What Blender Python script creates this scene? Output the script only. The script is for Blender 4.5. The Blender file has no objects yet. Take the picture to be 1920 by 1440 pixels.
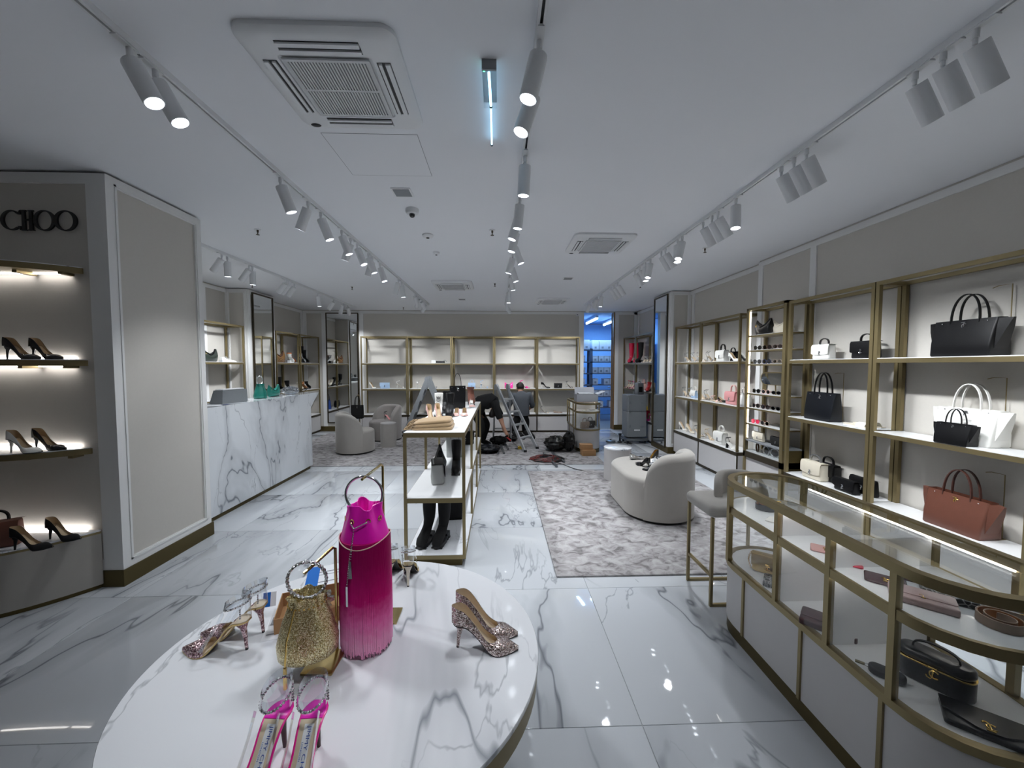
import bpy, math, random
from mathutils import Vector, Matrix, Euler
random.seed(7)
PI = math.pi
sc = bpy.context.scene
C = sc.collection
# ------------------------------------------------------------------ camera
cd = bpy.data.cameras.new('camera'); cam = bpy.data.objects.new('camera', cd); C.objects.link(cam)
cd.sensor_width = 36.0; cd.lens = 36.0*721/1920; cd.clip_start = 0.02; cd.clip_end = 100
_pt = math.atan(34/721); _yw = math.atan(24/math.hypot(721, 34))
_fw = Vector((math.sin(_yw)*math.cos(_pt), math.cos(_yw)*math.cos(_pt), -math.sin(_pt)))
_rt = Vector((math.cos(_yw), -math.sin(_yw), 0)); _up = _rt.cross(_fw)
cam.matrix_world = Matrix(((_rt.x, _up.x, -_fw.x, 0), (_rt.y, _up.y, -_fw.y, 0), (_rt.z, _up.z, -_fw.z, 1.6), (0, 0, 0, 1)))
sc.camera = cam
# ------------------------------------------------------------------ world, exposure
w = bpy.data.worlds.new('world'); sc.world = w; w.use_nodes = True
w.node_tree.nodes['Background'].inputs[0].default_value = (.55, .62, .75, 1)
w.node_tree.nodes['Background'].inputs[1].default_value = 0.15
sc.view_settings.view_transform = 'Standard'; sc.view_settings.look = 'None'
sc.view_settings.gamma = 1.0; sc.view_settings.exposure = 0.45; sc.view_settings.use_curve_mapping = False
sc.cycles.use_denoising = True; sc.cycles.max_bounces = 8; sc.cycles.diffuse_bounces = 6
sc.cycles.glossy_bounces = 4; sc.cycles.transparent_max_bounces = 16; sc.cycles.sample_clamp_indirect = 4.0
sc.cycles.caustics_reflective = False; sc.cycles.caustics_refractive = False
SPOT_W = 44.0      # watts of one track spot
LIGHT_COL = (.93, .965, 1.0)
H = 2.95
# ------------------------------------------------------------------ mesh helper
class M:
    def __init__(s): s.v = []; s.f = []
    def add(s, vs, fs):
        o = len(s.v); s.v += [tuple(p) for p in vs]; s.f += [tuple(i+o for i in f) for f in fs]; return s
    def box(s, x0, y0, z0, x1, y1, z1):
        if x0 > x1: x0, x1 = x1, x0
        if y0 > y1: y0, y1 = y1, y0
        if z0 > z1: z0, z1 = z1, z0
        return s.add([(x0,y0,z0),(x1,y0,z0),(x1,y1,z0),(x0,y1,z0),(x0,y0,z1),(x1,y0,z1),(x1,y1,z1),(x0,y1,z1)],
                     [(0,3,2,1),(4,5,6,7),(0,1,5,4),(1,2,6,5),(2,3,7,6),(3,0,4,7)])
    def cbox(s, c, sz): return s.box(c[0]-sz[0]/2, c[1]-sz[1]/2, c[2]-sz[2]/2, c[0]+sz[0]/2, c[1]+sz[1]/2, c[2]+sz[2]/2)
    def obox(s, c, sz, rot):
        R = Euler(rot).to_matrix(); t = M().cbox((0,0,0), sz)
        return s.add([tuple(R @ Vector(p) + Vector(c)) for p in t.v], t.f)
    def bar(s, p0, p1, w, d=None):          # square bar between two points
        p0 = Vector(p0); p1 = Vector(p1); a = (p1-p0); L = a.length; a.normalize()
        u = a.orthogonal() if abs(a.z) > .99 else Vector((-a.y, a.x, 0)).normalized()
        if abs(a.z) > .99: u = Vector((1,0,0))
        n = a.cross(u).normalized(); d = d or w
        r = [u*(w/2)*i + n*(d/2)*j for i, j in ((-1,-1),(1,-1),(1,1),(-1,1))]
        return s.loft([[p0+q for q in r], [p1+q for q in r]])
    def loft(s, rings, cap0=True, cap1=True, closed=True):
        n = len(rings[0]); vs = [p for r in rings for p in r]; fs = []
        for i in range(len(rings)-1):
            for k in range(n if closed else n-1):
                k2 = (k+1) % n
                fs.append((i*n+k, i*n+k2, (i+1)*n+k2, (i+1)*n+k))
        if cap0: fs.append(tuple(reversed(range(n))))
        if cap1: fs.append(tuple((len(rings)-1)*n+k for k in range(n)))
        return s.add(vs, fs)
    def cyl(s, p0, p1, r0, r1=None, n=14, cap0=True, cap1=True):
        r1 = r0 if r1 is None else r1
        p0 = Vector(p0); p1 = Vector(p1); a = (p1-p0).normalized(); u = a.orthogonal().normalized(); v = a.cross(u)
        mk = lambda p, r: [p + (u*math.cos(2*PI*k/n) + v*math.sin(2*PI*k/n))*r for k in range(n)]
        return s.loft([mk(p0, r0), mk(p1, r1)], cap0, cap1)
    def tube(s, pts, r, n=8, closed=False, flat=None):
        P = [Vector(p) for p in pts]; N = len(P); rs = r if isinstance(r, (list, tuple)) else [r]*N
        T = []
        for i in range(N):
            a = P[(i+1) % N] if (closed or i < N-1) else P[i]; b = P[(i-1) % N] if (closed or i > 0) else P[i]
            t = a-b; T.append(t.normalized() if t.length > 1e-9 else Vector((0,0,1)))
        u = T[0].orthogonal().normalized(); rings = []
        for i in range(N):
            u = (u - T[i]*u.dot(T[i])); u = u.normalized() if u.length > 1e-6 else T[i].orthogonal().normalized()
            v = T[i].cross(u)
            rings.append([P[i] + (u*math.cos(2*PI*k/n)*(flat or 1) + v*math.sin(2*PI*k/n))*rs[i] for k in range(n)])
        if closed: rings.append(rings[0]); return s.loft(rings, False, False)
        return s.loft(rings)
    def strap(s, pts, w, th, up=(0,0,1)):   # flat ribbon; width axis given
        P = [Vector(p) for p in pts]; U = Vector(up).normalized(); rings = []
        for i, p in enumerate(P):
            t = (P[min(i+1, len(P)-1)] - P[max(i-1, 0)]).normalized(); n = t.cross(U); n = n.normalized() if n.length > 1e-6 else t.orthogonal()
            rings.append([p + U*w/2 + n*th/2, p - U*w/2 + n*th/2, p - U*w/2 - n*th/2, p + U*w/2 - n*th/2])
        return s.loft(rings)
    def lathe(s, prof, c=(0,0,0), n=24, sx=1, sy=1, cap0=True, cap1=True):
        return s.loft([[(c[0]+r*sx*math.cos(2*PI*k/n), c[1]+r*sy*math.sin(2*PI*k/n), c[2]+z) for k in range(n)] for r, z in prof], cap0, cap1)
    def prism(s, poly, z0, z1): return s.loft([[(x, y, z0) for x, y in poly], [(x, y, z1) for x, y in poly]])
    def prof(s, poly, y0, y1): return s.loft([[(x, y1, z) for x, z in poly], [(x, y0, z) for x, z in poly]])   # profile in xz, extruded in y
    def sph(s, c, r, n=14, m=8):
        r = r if isinstance(r, (list, tuple)) else (r, r, r); rings = []
        for i in range(m+1):
            a = -PI/2 + PI*(.02 + .96*i/m)
            rings.append([(c[0]+r[0]*math.cos(a)*math.cos(2*PI*k/n), c[1]+r[1]*math.cos(a)*math.sin(2*PI*k/n), c[2]+r[2]*math.sin(a)) for k in range(n)])
        return s.loft(rings)
    def stack(s, outline, levels):           # levels: (z, inset, [scale]) of a plan outline fn(inset)
        return s.loft([[(x, y, z) for x, y in outline(i)] for z, i in levels])
    def rbox(s, cx, cy, z0, sx, sy, sz, rc=.05, re=.02, q=5, taper=0):
        def out(i):
            hx, hy = sx/2-i, sy/2-i; r = max(min(rc-i*.6, hx, hy), .001); pts = []
            for qx, qy, a0 in ((1,1,0),(-1,1,PI/2),(-1,-1,PI),(1,-1,1.5*PI)):
                for k in range(q+1):
                    a = a0 + PI/2*k/q; pts.append((cx+qx*(hx-r)+r*math.cos(a), cy+qy*(hy-r)+r*math.sin(a)))
            return pts
        lv = [(z0+re*(1-math.cos(a)), re*(1-math.sin(a))) for a in (0, PI/6, PI/3, PI/2)]
        lv += [(z0+sz-re*(1-math.cos(a)), re*(1-math.sin(a))+taper) for a in (PI/2, PI/3, PI/6, 0)]
        return s.stack(out, lv)
    def xf(s, mat): s.v = [tuple(mat @ Vector(p)) for p in s.v]; return s
    def mesh(s, name='mesh', ang=.75):
        me = bpy.data.meshes.new(name); me.from_pydata(s.v, [], s.f); me.materials.append(None)
        me.polygons.foreach_set('use_smooth', [True]*len(me.polygons)); me.set_sharp_from_angle(angle=ang); me.update()
        return me
def T(x=0, y=0, z=0, rx=0, ry=0, rz=0, s=1):
    return Matrix.Translation((x, y, z)) @ Euler((rx, ry, rz)).to_matrix().to_4x4() @ Matrix.Scale(s, 4)
def link(name, me, mat, parent=None):
    o = bpy.data.objects.new(name, me); C.objects.link(o)
    o.material_slots[0].link = 'OBJECT'; o.material_slots[0].material = MT[mat] if isinstance(mat, str) else mat
    o.parent = parent; return o
def tag(o, label=None, cat=None, group=None, kind=None):
    if label: o['label'] = label
    if cat: o['category'] = cat
    if group: o['group'] = group
    if kind: o['kind'] = kind
    return o
def thing(name, label, cat, loc=(0,0,0), rz=0, group=None, rot=None, s=1):
    o = bpy.data.objects.new(name, None); C.objects.link(o); o.empty_display_size = .05
    o.location = loc; o.rotation_euler = rot or (0, 0, rz); o.scale = (s, s, s)
    return tag(o, label, cat, group)
def part(m, name, mat, parent, world=False, ang=.75, label=None):
    if world:
        l = parent.location
        while parent.parent is not None and False: pass
        p = parent; off = Vector((0,0,0))
        while p is not None: off += p.location; p = p.parent
        m.v = [(a-off.x, b-off.y, c-off.z) for a, b, c in m.v]
    o = link(name, m.mesh(name, ang), mat, parent)
    if label: o['label'] = label
    return o
def struct(name, m, mat, parent=None, label=None, cat=None):
    if parent is None:
        v = m.v; cx = sum(p[0] for p in v)/len(v); cy = sum(p[1] for p in v)/len(v); cz = min(p[2] for p in v)
        m.v = [(a-cx, b-cy, c-cz) for a, b, c in m.v]
        o = link(name, m.mesh(name), mat); o.location = (cx, cy, cz); o['kind'] = 'structure'; return tag(o, label, cat)
    return part(m, name, mat, parent, True)
def single(name, m, mat, label, cat, group=None, ang=.75):
    v = m.v; cx = (min(p[0] for p in v)+max(p[0] for p in v))/2; cy = (min(p[1] for p in v)+max(p[1] for p in v))/2; cz = min(p[2] for p in v)
    m.v = [(a-cx, b-cy, c-cz) for a, b, c in v]
    o = link(name, m.mesh(name, ang), mat); o.location = (cx, cy, cz); return tag(o, label, cat, group)
# prototypes: list of (part name, mesh, default material, parent index or None)
def put(pr, name, label, cat, loc, rz=0, s=1, mats=None, group=None, rot=None):
    mats = mats or {}
    t = thing(name, label, cat, loc, rz, group, rot, s); made = []
    for nm, me, mk, pi in pr:
        mm = mats.get(nm, mk)
        if mm is None: made.append(None); continue
        made.append(link(nm, me, mm, t if pi is None else made[pi]))
    return t
# ------------------------------------------------------------------ materials
MT = {}
def lin(c):
    return tuple(((x/255)/12.92 if x/255 <= .04045 else ((x/255+.055)/1.055)**2.4) for x in c) + (1,)
def base(name):
    m = bpy.data.materials.new(name); m.use_nodes = True; MT[name] = m
    nt = m.node_tree; return m, nt, nt.nodes['Principled BSDF']
def N(nt, typ, **kw):
    n = nt.nodes.new(typ)
    for k, v in kw.items():
        if k.startswith('i_'): n.inputs[int(k[2:]) if k[2:].isdigit() else k[2:].replace('_', ' ')].default_value = v
        else: setattr(n, k, v)
    return n
def mat(name, c, r=.5, m=0.0, var=.05, scale=20, bump=0, bscale=200, coat=0, sheen=0, spec=None, metal_tint=None):
    mt, nt, b = base(name); L = nt.links.new
    b.inputs['Roughness'].default_value = r; b.inputs['Metallic'].default_value = m
    tc = N(nt, 'ShaderNodeTexCoord'); no = N(nt, 'ShaderNodeTexNoise'); no.inputs['Scale'].default_value = scale; no.inputs['Detail'].default_value = 3
    L(tc.outputs['Object'], no.inputs['Vector'])
    mx = N(nt, 'ShaderNodeMix', data_type='RGBA'); c1 = lin(c)
    mx.inputs[6].default_value = tuple(x*(1-var) for x in c1[:3])+(1,); mx.inputs[7].default_value = tuple(min(1, x*(1+var)) for x in c1[:3])+(1,)
    L(no.outputs[0], mx.inputs[0]); L(mx.outputs[2], b.inputs['Base Color'])
    if bump:
        n2 = N(nt, 'ShaderNodeTexNoise'); n2.inputs['Scale'].default_value = bscale; n2.inputs['Detail'].default_value = 2
        L(tc.outputs['Object'], n2.inputs['Vector']); bp = N(nt, 'ShaderNodeBump'); bp.inputs['Strength'].default_value = bump; bp.inputs['Distance'].default_value = .002
        L(n2.outputs[0], bp.inputs['Height']); L(bp.outputs[0], b.inputs['Normal'])
    if coat: b.inputs['Coat Weight'].default_value = coat; b.inputs['Coat Roughness'].default_value = .08
    if sheen: b.inputs['Sheen Weight'].default_value = sheen
    if spec is not None: b.inputs['Specular IOR Level'].default_value = spec
    return mt
def emit(name, c, st):
    mt, nt, b = base(name); b.inputs['Base Color'].default_value = (.8,.8,.8,1)
    b.inputs['Emission Color'].default_value = lin(c); b.inputs['Emission Strength'].default_value = st; return mt
def glass(name, tint=(235, 240, 240), refl=1.0, alpha=.04):
    mt, nt, b = base(name); L = nt.links.new; nt.nodes.remove(b); out = nt.nodes['Material Output']
    tr = N(nt, 'ShaderNodeBsdfTransparent'); tr.inputs[0].default_value = lin(tint)
    gl = N(nt, 'ShaderNodeBsdfGlossy'); gl.inputs['Roughness'].default_value = .02; gl.inputs[0].default_value = (1,1,1,1)
    lw = N(nt, 'ShaderNodeLayerWeight'); lw.inputs[0].default_value = .5; fr = N(nt, 'ShaderNodeMath', operation='POWER'); fr.inputs[1].default_value = 4.0; L(lw.outputs['Facing'], fr.inputs[0])
    ad = N(nt, 'ShaderNodeMath', operation='MULTIPLY_ADD'); ad.inputs[1].default_value = refl; ad.inputs[2].default_value = alpha; ad.use_clamp = True
    mx = N(nt, 'ShaderNodeMixShader'); L(fr.outputs[0], ad.inputs[0]); L(ad.outputs[0], mx.inputs[0]); L(tr.outputs[0], mx.inputs[1]); L(gl.outputs[0], mx.inputs[2]); L(mx.outputs[0], out.inputs[0])
    return mt
def marble(name, light=(226, 229, 232), dark=(112, 117, 124), rough=.06, rot=.6, sc_=1.0, rnd=False, amount=1.0, lo=.43, off0=0.0, scl=(1.0, .42, .75)):
    mt, nt, b = base(name); L = nt.links.new
    ge = N(nt, 'ShaderNodeNewGeometry'); mp = N(nt, 'ShaderNodeMapping'); mp.inputs['Rotation'].default_value = (.3, .2, rot); mp.inputs['Location'].default_value = (off0, off0*.6, off0*.3); mp.inputs['Scale'].default_value = tuple(q*sc_ for q in scl)
    if rnd:
        oi = N(nt, 'ShaderNodeObjectInfo'); cx = N(nt, 'ShaderNodeCombineXYZ'); mu = N(nt, 'ShaderNodeMath', operation='MULTIPLY'); mu.inputs[1].default_value = 41.7
        L(oi.outputs['Random'], mu.inputs[0]); L(mu.outputs[0], cx.inputs[0]); L(mu.outputs[0], cx.inputs[1]); va = N(nt, 'ShaderNodeVectorMath', operation='ADD'); L(ge.outputs['Position'], va.inputs[0]); L(cx.outputs[0], va.inputs[1]); L(va.outputs[0], mp.inputs[0])
    else: L(ge.outputs['Position'], mp.inputs[0])
    def vein(s, width, dist, det, off):
        n = N(nt, 'ShaderNodeTexNoise'); n.inputs['Scale'].default_value = s; n.inputs['Detail'].default_value = det; n.inputs['Roughness'].default_value = .52; n.inputs['Distortion'].default_value = dist
        a = N(nt, 'ShaderNodeVectorMath', operation='ADD'); a.inputs[1].default_value = (off, off*.7, off*1.3); L(mp.outputs[0], a.inputs[0]); L(a.outputs[0], n.inputs['Vector'])
        su = N(nt, 'ShaderNodeMath', operation='SUBTRACT'); su.inputs[1].default_value = .5; ab = N(nt, 'ShaderNodeMath', operation='ABSOLUTE'); L(n.outputs[0], su.inputs[0]); L(su.outputs[0], ab.inputs[0])
        mr = N(nt, 'ShaderNodeMapRange'); mr.inputs[1].default_value = 0; mr.inputs[2].default_value = width; mr.inputs[3].default_value = 1; mr.inputs[4].default_value = 0; L(ab.outputs[0], mr.inputs[0]); return mr.outputs[0]
    def mask(s, lo, hi, off):
        n = N(nt, 'ShaderNodeTexNoise'); n.inputs['Scale'].default_value = s; n.inputs['Detail'].default_value = 2
        a = N(nt, 'ShaderNodeVectorMath', operation='ADD'); a.inputs[1].default_value = (off, off, 0); L(mp.outputs[0], a.inputs[0]); L(a.outputs[0], n.inputs['Vector'])
        mr = N(nt, 'ShaderNodeMapRange'); mr.inputs[1].default_value = lo; mr.inputs[2].default_value = hi; L(n.outputs[0], mr.inputs[0]); return mr.outputs[0]
    def mul(a, c_):
        q = N(nt, 'ShaderNodeMath', operation='MULTIPLY'); L(a, q.inputs[0])
        if isinstance(c_, float): q.inputs[1].default_value = c_
        else: L(c_, q.inputs[1])
        return q.outputs[0]
    def mxm(a, c_):
        q = N(nt, 'ShaderNodeMath', operation='MAXIMUM'); L(a, q.inputs[0]); L(c_, q.inputs[1]); return q.outputs[0]
    m1 = mask(.9, lo, lo+.16, 3.1); m2 = mask(1.1, lo+.04, lo+.18, 9.4)
    v1 = mul(mul(vein(.62, .0075, .55, 5, 0), m1), .85*amount)
    v2 = mul(mul(vein(1.5, .008, .7, 5, 5.2), m2), .5*amount)
    v3 = mul(mul(vein(.62, .045, .55, 5, 0), m1), .26*amount)
    fac = mxm(mxm(v1, v2), v3)
    mx = N(nt, 'ShaderNodeMix', data_type='RGBA'); mx.inputs[6].default_value = lin(light); mx.inputs[7].default_value = lin(dark); L(fac, mx.inputs[0]); L(mx.outputs[2], b.inputs['Base Color'])
    b.inputs['Roughness'].default_value = rough
    return mt
def glitter(name, c1, c2, scale=420, rough=.25, metal=.85, bump=.9, c3=None):
    mt, nt, b = base(name); L = nt.links.new; tc = N(nt, 'ShaderNodeTexCoord'); vo = N(nt, 'ShaderNodeTexVoronoi'); vo.inputs['Scale'].default_value = scale
    L(tc.outputs['Object'], vo.inputs['Vector']); cr = N(nt, 'ShaderNodeValToRGB'); e = cr.color_ramp.elements; e[0].color = lin(c1); e[1].color = lin(c2); e[0].position = .15; e[1].position = .85
    if c3: k = e.new(.5); k.color = lin(c3)
    sx = N(nt, 'ShaderNodeSeparateColor'); L(vo.outputs['Color'], sx.inputs[0]); L(sx.outputs[0], cr.inputs[0]); L(cr.outputs[0], b.inputs['Base Color'])
    sv = N(nt, 'ShaderNodeVectorMath', operation='SUBTRACT'); sv.inputs[1].default_value = (.5,.5,.5); L(vo.outputs['Color'], sv.inputs[0]); sm = N(nt, 'ShaderNodeVectorMath', operation='SCALE'); sm.inputs[3].default_value = bump; L(sv.outputs[0], sm.inputs[0])
    ge = N(nt, 'ShaderNodeNewGeometry'); ad = N(nt, 'ShaderNodeVectorMath', operation='ADD'); L(ge.outputs['Normal'], ad.inputs[0]); L(sm.outputs[0], ad.inputs[1]); nm = N(nt, 'ShaderNodeVectorMath', operation='NORMALIZE'); L(ad.outputs[0], nm.inputs[0]); L(nm.outputs[0], b.inputs['Normal'])
    b.inputs['Metallic'].default_value = metal; b.inputs['Roughness'].default_value = rough; return mt
def cells(name, c, c2, scale, rough=.35, bump=.6, stretch=(1,1,1)):   # embossed skin or quilting
    mt, nt, b = base(name); L = nt.links.new; tc = N(nt, 'ShaderNodeTexCoord'); mp = N(nt, 'ShaderNodeMapping'); mp.inputs['Scale'].default_value = stretch; L(tc.outputs['Object'], mp.inputs[0])
    vo = N(nt, 'ShaderNodeTexVoronoi', feature='DISTANCE_TO_EDGE'); vo.inputs['Scale'].default_value = scale; L(mp.outputs[0], vo.inputs['Vector'])
    cr = N(nt, 'ShaderNodeValToRGB'); e = cr.color_ramp.elements; e[0].color = lin(c2); e[1].color = lin(c); e[1].position = .12; L(vo.outputs[0], cr.inputs[0]); L(cr.outputs[0], b.inputs['Base Color'])
    bp = N(nt, 'ShaderNodeBump'); bp.inputs['Strength'].default_value = bump; bp.inputs['Distance'].default_value = .002; L(cr.outputs[0], bp.inputs['Height']); L(bp.outputs[0], b.inputs['Normal']); b.inputs['Roughness'].default_value = rough; return mt
# setting
mat('ceiling_paint', (230, 232, 236), .95, var=.01, scale=2)
mat('wall_cloth', (194, 190, 183), .9, var=.03, scale=60, bump=.15, bscale=900)
mat('trim_paint', (224, 224, 223), .6, var=.01)
mat('base_brass', (94, 82, 50), .45, .7, var=.04, scale=8)
mat('brass', (142, 128, 94), .4, .75, var=.05, scale=15)
mat('brass_shiny', (196, 172, 118), .18, 1.0, var=.03)
mat('dark_bronze', (74, 66, 52), .4, .7)
mat('gold', (226, 190, 110), .18, 1.0, var=.02)
mat('silver', (205, 208, 212), .15, 1.0, var=.02)
mat('steel', (128, 133, 138), .38, .85, var=.06)
mat('ladder_alu', (186, 190, 194), .4, .35)
mat('ladder_grey', (138, 142, 146), .45, .25, var=.05)
mat('shelf_white', (232, 233, 234), .3, var=.015, scale=6, coat=.3)
mat('cabinet_grey', (186, 184, 184), .5, var=.02)
mat('white_plastic', (222, 224, 226), .4, var=.01)
mat('grille_white', (206, 208, 210), .5, var=.01)
mat('black_plastic', (18, 18, 20), .4)
mat('dark_void', (8, 8, 9), .8)
mat('grey_plastic', (128, 132, 136), .5)
marble('floor_marble', (190, 194, 199), (84, 89, 96), rnd=True, rough=.04, lo=.38)
marble('top_marble', (232, 234, 238), (120, 126, 134), rough=.07, rot=.9, sc_=1.5)
marble('desk_marble', (216, 220, 224), (96, 102, 112), rough=.05, rot=.1, sc_=1.5, amount=1.05, lo=.40, off0=5.1, scl=(1.0, 1.0, .34))
mat('grout', (176, 178, 180), .8)
mt, nt, b = base('mirror'); b.inputs['Metallic'].default_value = 1; b.inputs['Roughness'].default_value = .015; b.inputs['Base Color'].default_value = (.86,.88,.88,1)
glass('glass', (250, 252, 252)); glass('pvc', (248, 250, 252), 1.8, .12); glass('film', (225, 230, 236), 2.2, .2); glass('lens_glass', (60, 58, 56), 1.0, .08)
emit('lamp', (240, 247, 255), 14); emit('led', (255, 250, 246), 10); emit('tube_blue', (190, 222, 255), 9); emit('uv_tube', (150, 215, 255), 3.5); emit('green_dot', (60, 255, 150), 4); emit('screen', (120, 170, 200), .8)
# carpet
def carpet(name, c1, c2, c3):
    mt, nt, b = base(name); L = nt.links.new; ge = N(nt, 'ShaderNodeNewGeometry'); mp = N(nt, 'ShaderNodeMapping'); mp.inputs['Scale'].default_value = (9, 11, 9); mp.inputs['Rotation'].default_value = (0, 0, .35); L(ge.outputs['Position'], mp.inputs[0])
    n = N(nt, 'ShaderNodeTexNoise'); n.inputs['Scale'].default_value = 1.0; n.inputs['Detail'].default_value = 5; n.inputs['Distortion'].default_value = .8; n.inputs['Roughness'].default_value = .6; L(mp.outputs[0], n.inputs['Vector'])
    cr = N(nt, 'ShaderNodeValToRGB'); e = cr.color_ramp.elements; e[0].position = .36; e[0].color = lin(c1); e[1].position = .62; e[1].color = lin(c3); k = e.new(.46); k.color = lin(c2); L(n.outputs[0], cr.inputs[0])
    L(cr.outputs[0], b.inputs['Base Color']); b.inputs['Roughness'].default_value = 1; b.inputs['Specular IOR Level'].default_value = .1
    n2 = N(nt, 'ShaderNodeTexNoise'); n2.inputs['Scale'].default_value = 260; L(ge.outputs['Position'], n2.inputs['Vector']); bp = N(nt, 'ShaderNodeBump'); bp.inputs['Strength'].default_value = .5; bp.inputs['Distance'].default_value = .004; L(n2.outputs[0], bp.inputs['Height']); L(bp.outputs[0], b.inputs['Normal']); return mt
carpet('carpet', (112, 109, 110), (146, 143, 144), (170, 168, 169))
# goods
mat('velvet_grey', (164, 160, 154), .95, var=.05, scale=9, sheen=.4, bump=.2, bscale=400)
mat('velvet_dark', (138, 133, 130), .95, var=.05, scale=9, sheen=.3, bump=.2, bscale=400)
mat('black_leather', (11, 11, 13), .42, var=.1, bump=.25, bscale=500, spec=.28)
mat('black_patent', (14, 14, 17), .12, coat=.6)
mat('black_suede', (14, 14, 15), .9)
mat('navy_leather', (15, 18, 24), .42, bump=.2, bscale=500, spec=.28)
mat('white_leather', (232, 231, 226), .4, bump=.15, bscale=500)
mat('cream_leather', (222, 214, 196), .4, bump=.15, bscale=500)
mat('nude', (222, 204, 178), .45); mat('nude_lining', (190, 168, 136), .5)
mat('blush', (226, 186, 178), .4); mat('pink_leather', (214, 150, 150), .4, bump=.15, bscale=500)
mat('hot_pink', (240, 16, 150), .35, coat=.3); mat('pink_satin', (240, 8, 186), .32, sheen=.1, var=.08, scale=6)
mat('red_pink', (206, 30, 70), .4); mat('red', (170, 30, 30), .4); mat('orange', (214, 110, 40), .4); mat('yellow', (216, 180, 50), .5)
mat('tan', (178, 120, 76), .5); mat('brown_leather', (100, 60, 47), .4, var=.1, bump=.25, bscale=400); mat('dark_brown', (70, 40, 32), .5)
mat('burgundy', (62, 26, 32), .42, bump=.3, bscale=400); mat('mauve', (164, 142, 140), .4, bump=.3, bscale=300); mat('rose', (198, 152, 146), .45)
mat('blue_leather', (96, 128, 176), .4); mat('pale_blue', (170, 196, 226), .35); mat('navy', (40, 52, 92), .5); mat('teal', (30, 122, 110), .35); mat('green_dark', (40, 48, 42), .4); mat('cobalt', (40, 80, 170), .4)
mat('metal_gold_leather', (206, 178, 120), .22, .9, bump=.2, bscale=300); mat('silver_leather', (206, 208, 210), .2, .9)
mat('taupe', (150, 132, 118), .6); mat('cardboard', (172, 132, 92), .85, var=.08, scale=12); mat('paper', (236, 238, 242), .7, var=.01); mat('grey_print', (150, 152, 158), .7); mat('blue_card', (30, 110, 200), .4)
mat('skin', (196, 148, 122), .55); mat('hair_dark', (28, 22, 18), .7, var=.2, scale=80); mat('shirt_black', (18, 18, 20), .9); mat('shirt_grey', (72, 76, 82), .9); mat('trousers_black', (14, 14, 16), .9)
mat('garbage_bag', (12, 12, 13), .22, bump=.6, bscale=40); mat('cable_red', (96, 22, 20), .5); mat('cable_black', (20, 19, 19), .5)
mat('scarf', (150, 126, 94), 1.0, var=.1, scale=60, bump=.5, bscale=500, sheen=.3)
mat('box_white', (214, 216, 222), .8, var=.04, scale=3); mat('rack_grey', (96, 104, 122), .6); mat('store_wall', (150, 186, 226), .9); mat('wood', (128, 98, 60), .55, var=.2, scale=14)
mat('tissue', (214, 216, 220), .4, .5, bump=.8, bscale=60); mat('grey_fabric_bag', (160, 162, 160), .6)
glitter('glitter_champagne', (120, 100, 96), (250, 240, 236), 380, c3=(190, 168, 164)); glitter('glitter_rose', (120, 84, 96), (250, 226, 226), 330, c3=(176, 134, 144)); glitter('crystal', (120, 122, 128), (255, 255, 255), 300)
glitter('gold_mesh', (146, 126, 76), (255, 248, 212), 520, .32, .8, .55, c3=(204, 182, 122))
cells('croc_black', (24, 26, 29), (8, 8, 9), 60, .3); cells('leopard', (150, 108, 60), (30, 20, 14), 50, .5, .1); cells('quilt_black', (18, 18, 20), (150, 150, 150), 45, .35)
ORD = 'first second third fourth fifth sixth seventh eighth ninth tenth eleventh twelfth thirteenth fourteenth fifteenth sixteenth seventeenth eighteenth nineteenth twentieth twenty-first twenty-second twenty-third twenty-fourth twenty-fifth twenty-sixth twenty-seventh twenty-eighth twenty-ninth thirtieth'.split()
# ================================================================== the setting
WL, WR1, WR2, WB, WF = -4.75, 3.37, 3.45, 9.53, -1.6
fl = struct('floor', M().box(WL-.1, WF-.1, -.08, WR2+.1, WB+.1, -.005), 'grout')
_tm = {}
PX_, PY_ = 1.06, 1.06
def clipr(a0, p, lo, hi):
    k = math.floor((lo-a0)/p); r = []
    while a0+k*p < hi:
        a, b_ = max(lo, a0+k*p), min(hi, a0+(k+1)*p)
        if b_-a > .03: r.append((a, b_))
        k += 1
    return r
for xa, xb in clipr(.635, PX_, WL, WR2):
    for ya, yb in clipr(1.62, PY_, WF, WB):
        sx, sy = round(xb-xa-.003, 3), round(yb-ya-.003, 3)
        if (sx, sy) not in _tm: _tm[(sx, sy)] = M().rbox(0, 0, -.012, sx, sy, .012, .002, .0015, 1).mesh('tile')
        o = link('tile', _tm[(sx, sy)], 'floor_marble', fl); o.location = Vector(((xa+xb)/2, (ya+yb)/2, 0)) - fl.location
ce = struct('ceiling', M().box(WL-.1, WF-.1, H, WR2+.1, WB+.1, H+.1), 'ceiling_paint')
hx = M()
for a in ((-1.033, 2.33, -1.03, 2.823), (-.478, 2.33, -.475, 2.823), (-1.033, 2.33, -.475, 2.333), (-1.033, 2.82, -.475, 2.823)): hx.box(a[0], a[1], H-.0012, a[2], a[3], H+.01)
part(hx, 'access_hatch', 'grey_plastic', ce, True)
part(M().box(-1.03, 2.333, H-.0016, -.478, 2.82, H+.01), 'hatch_panel', 'ceiling_paint', ce, True)
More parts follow.
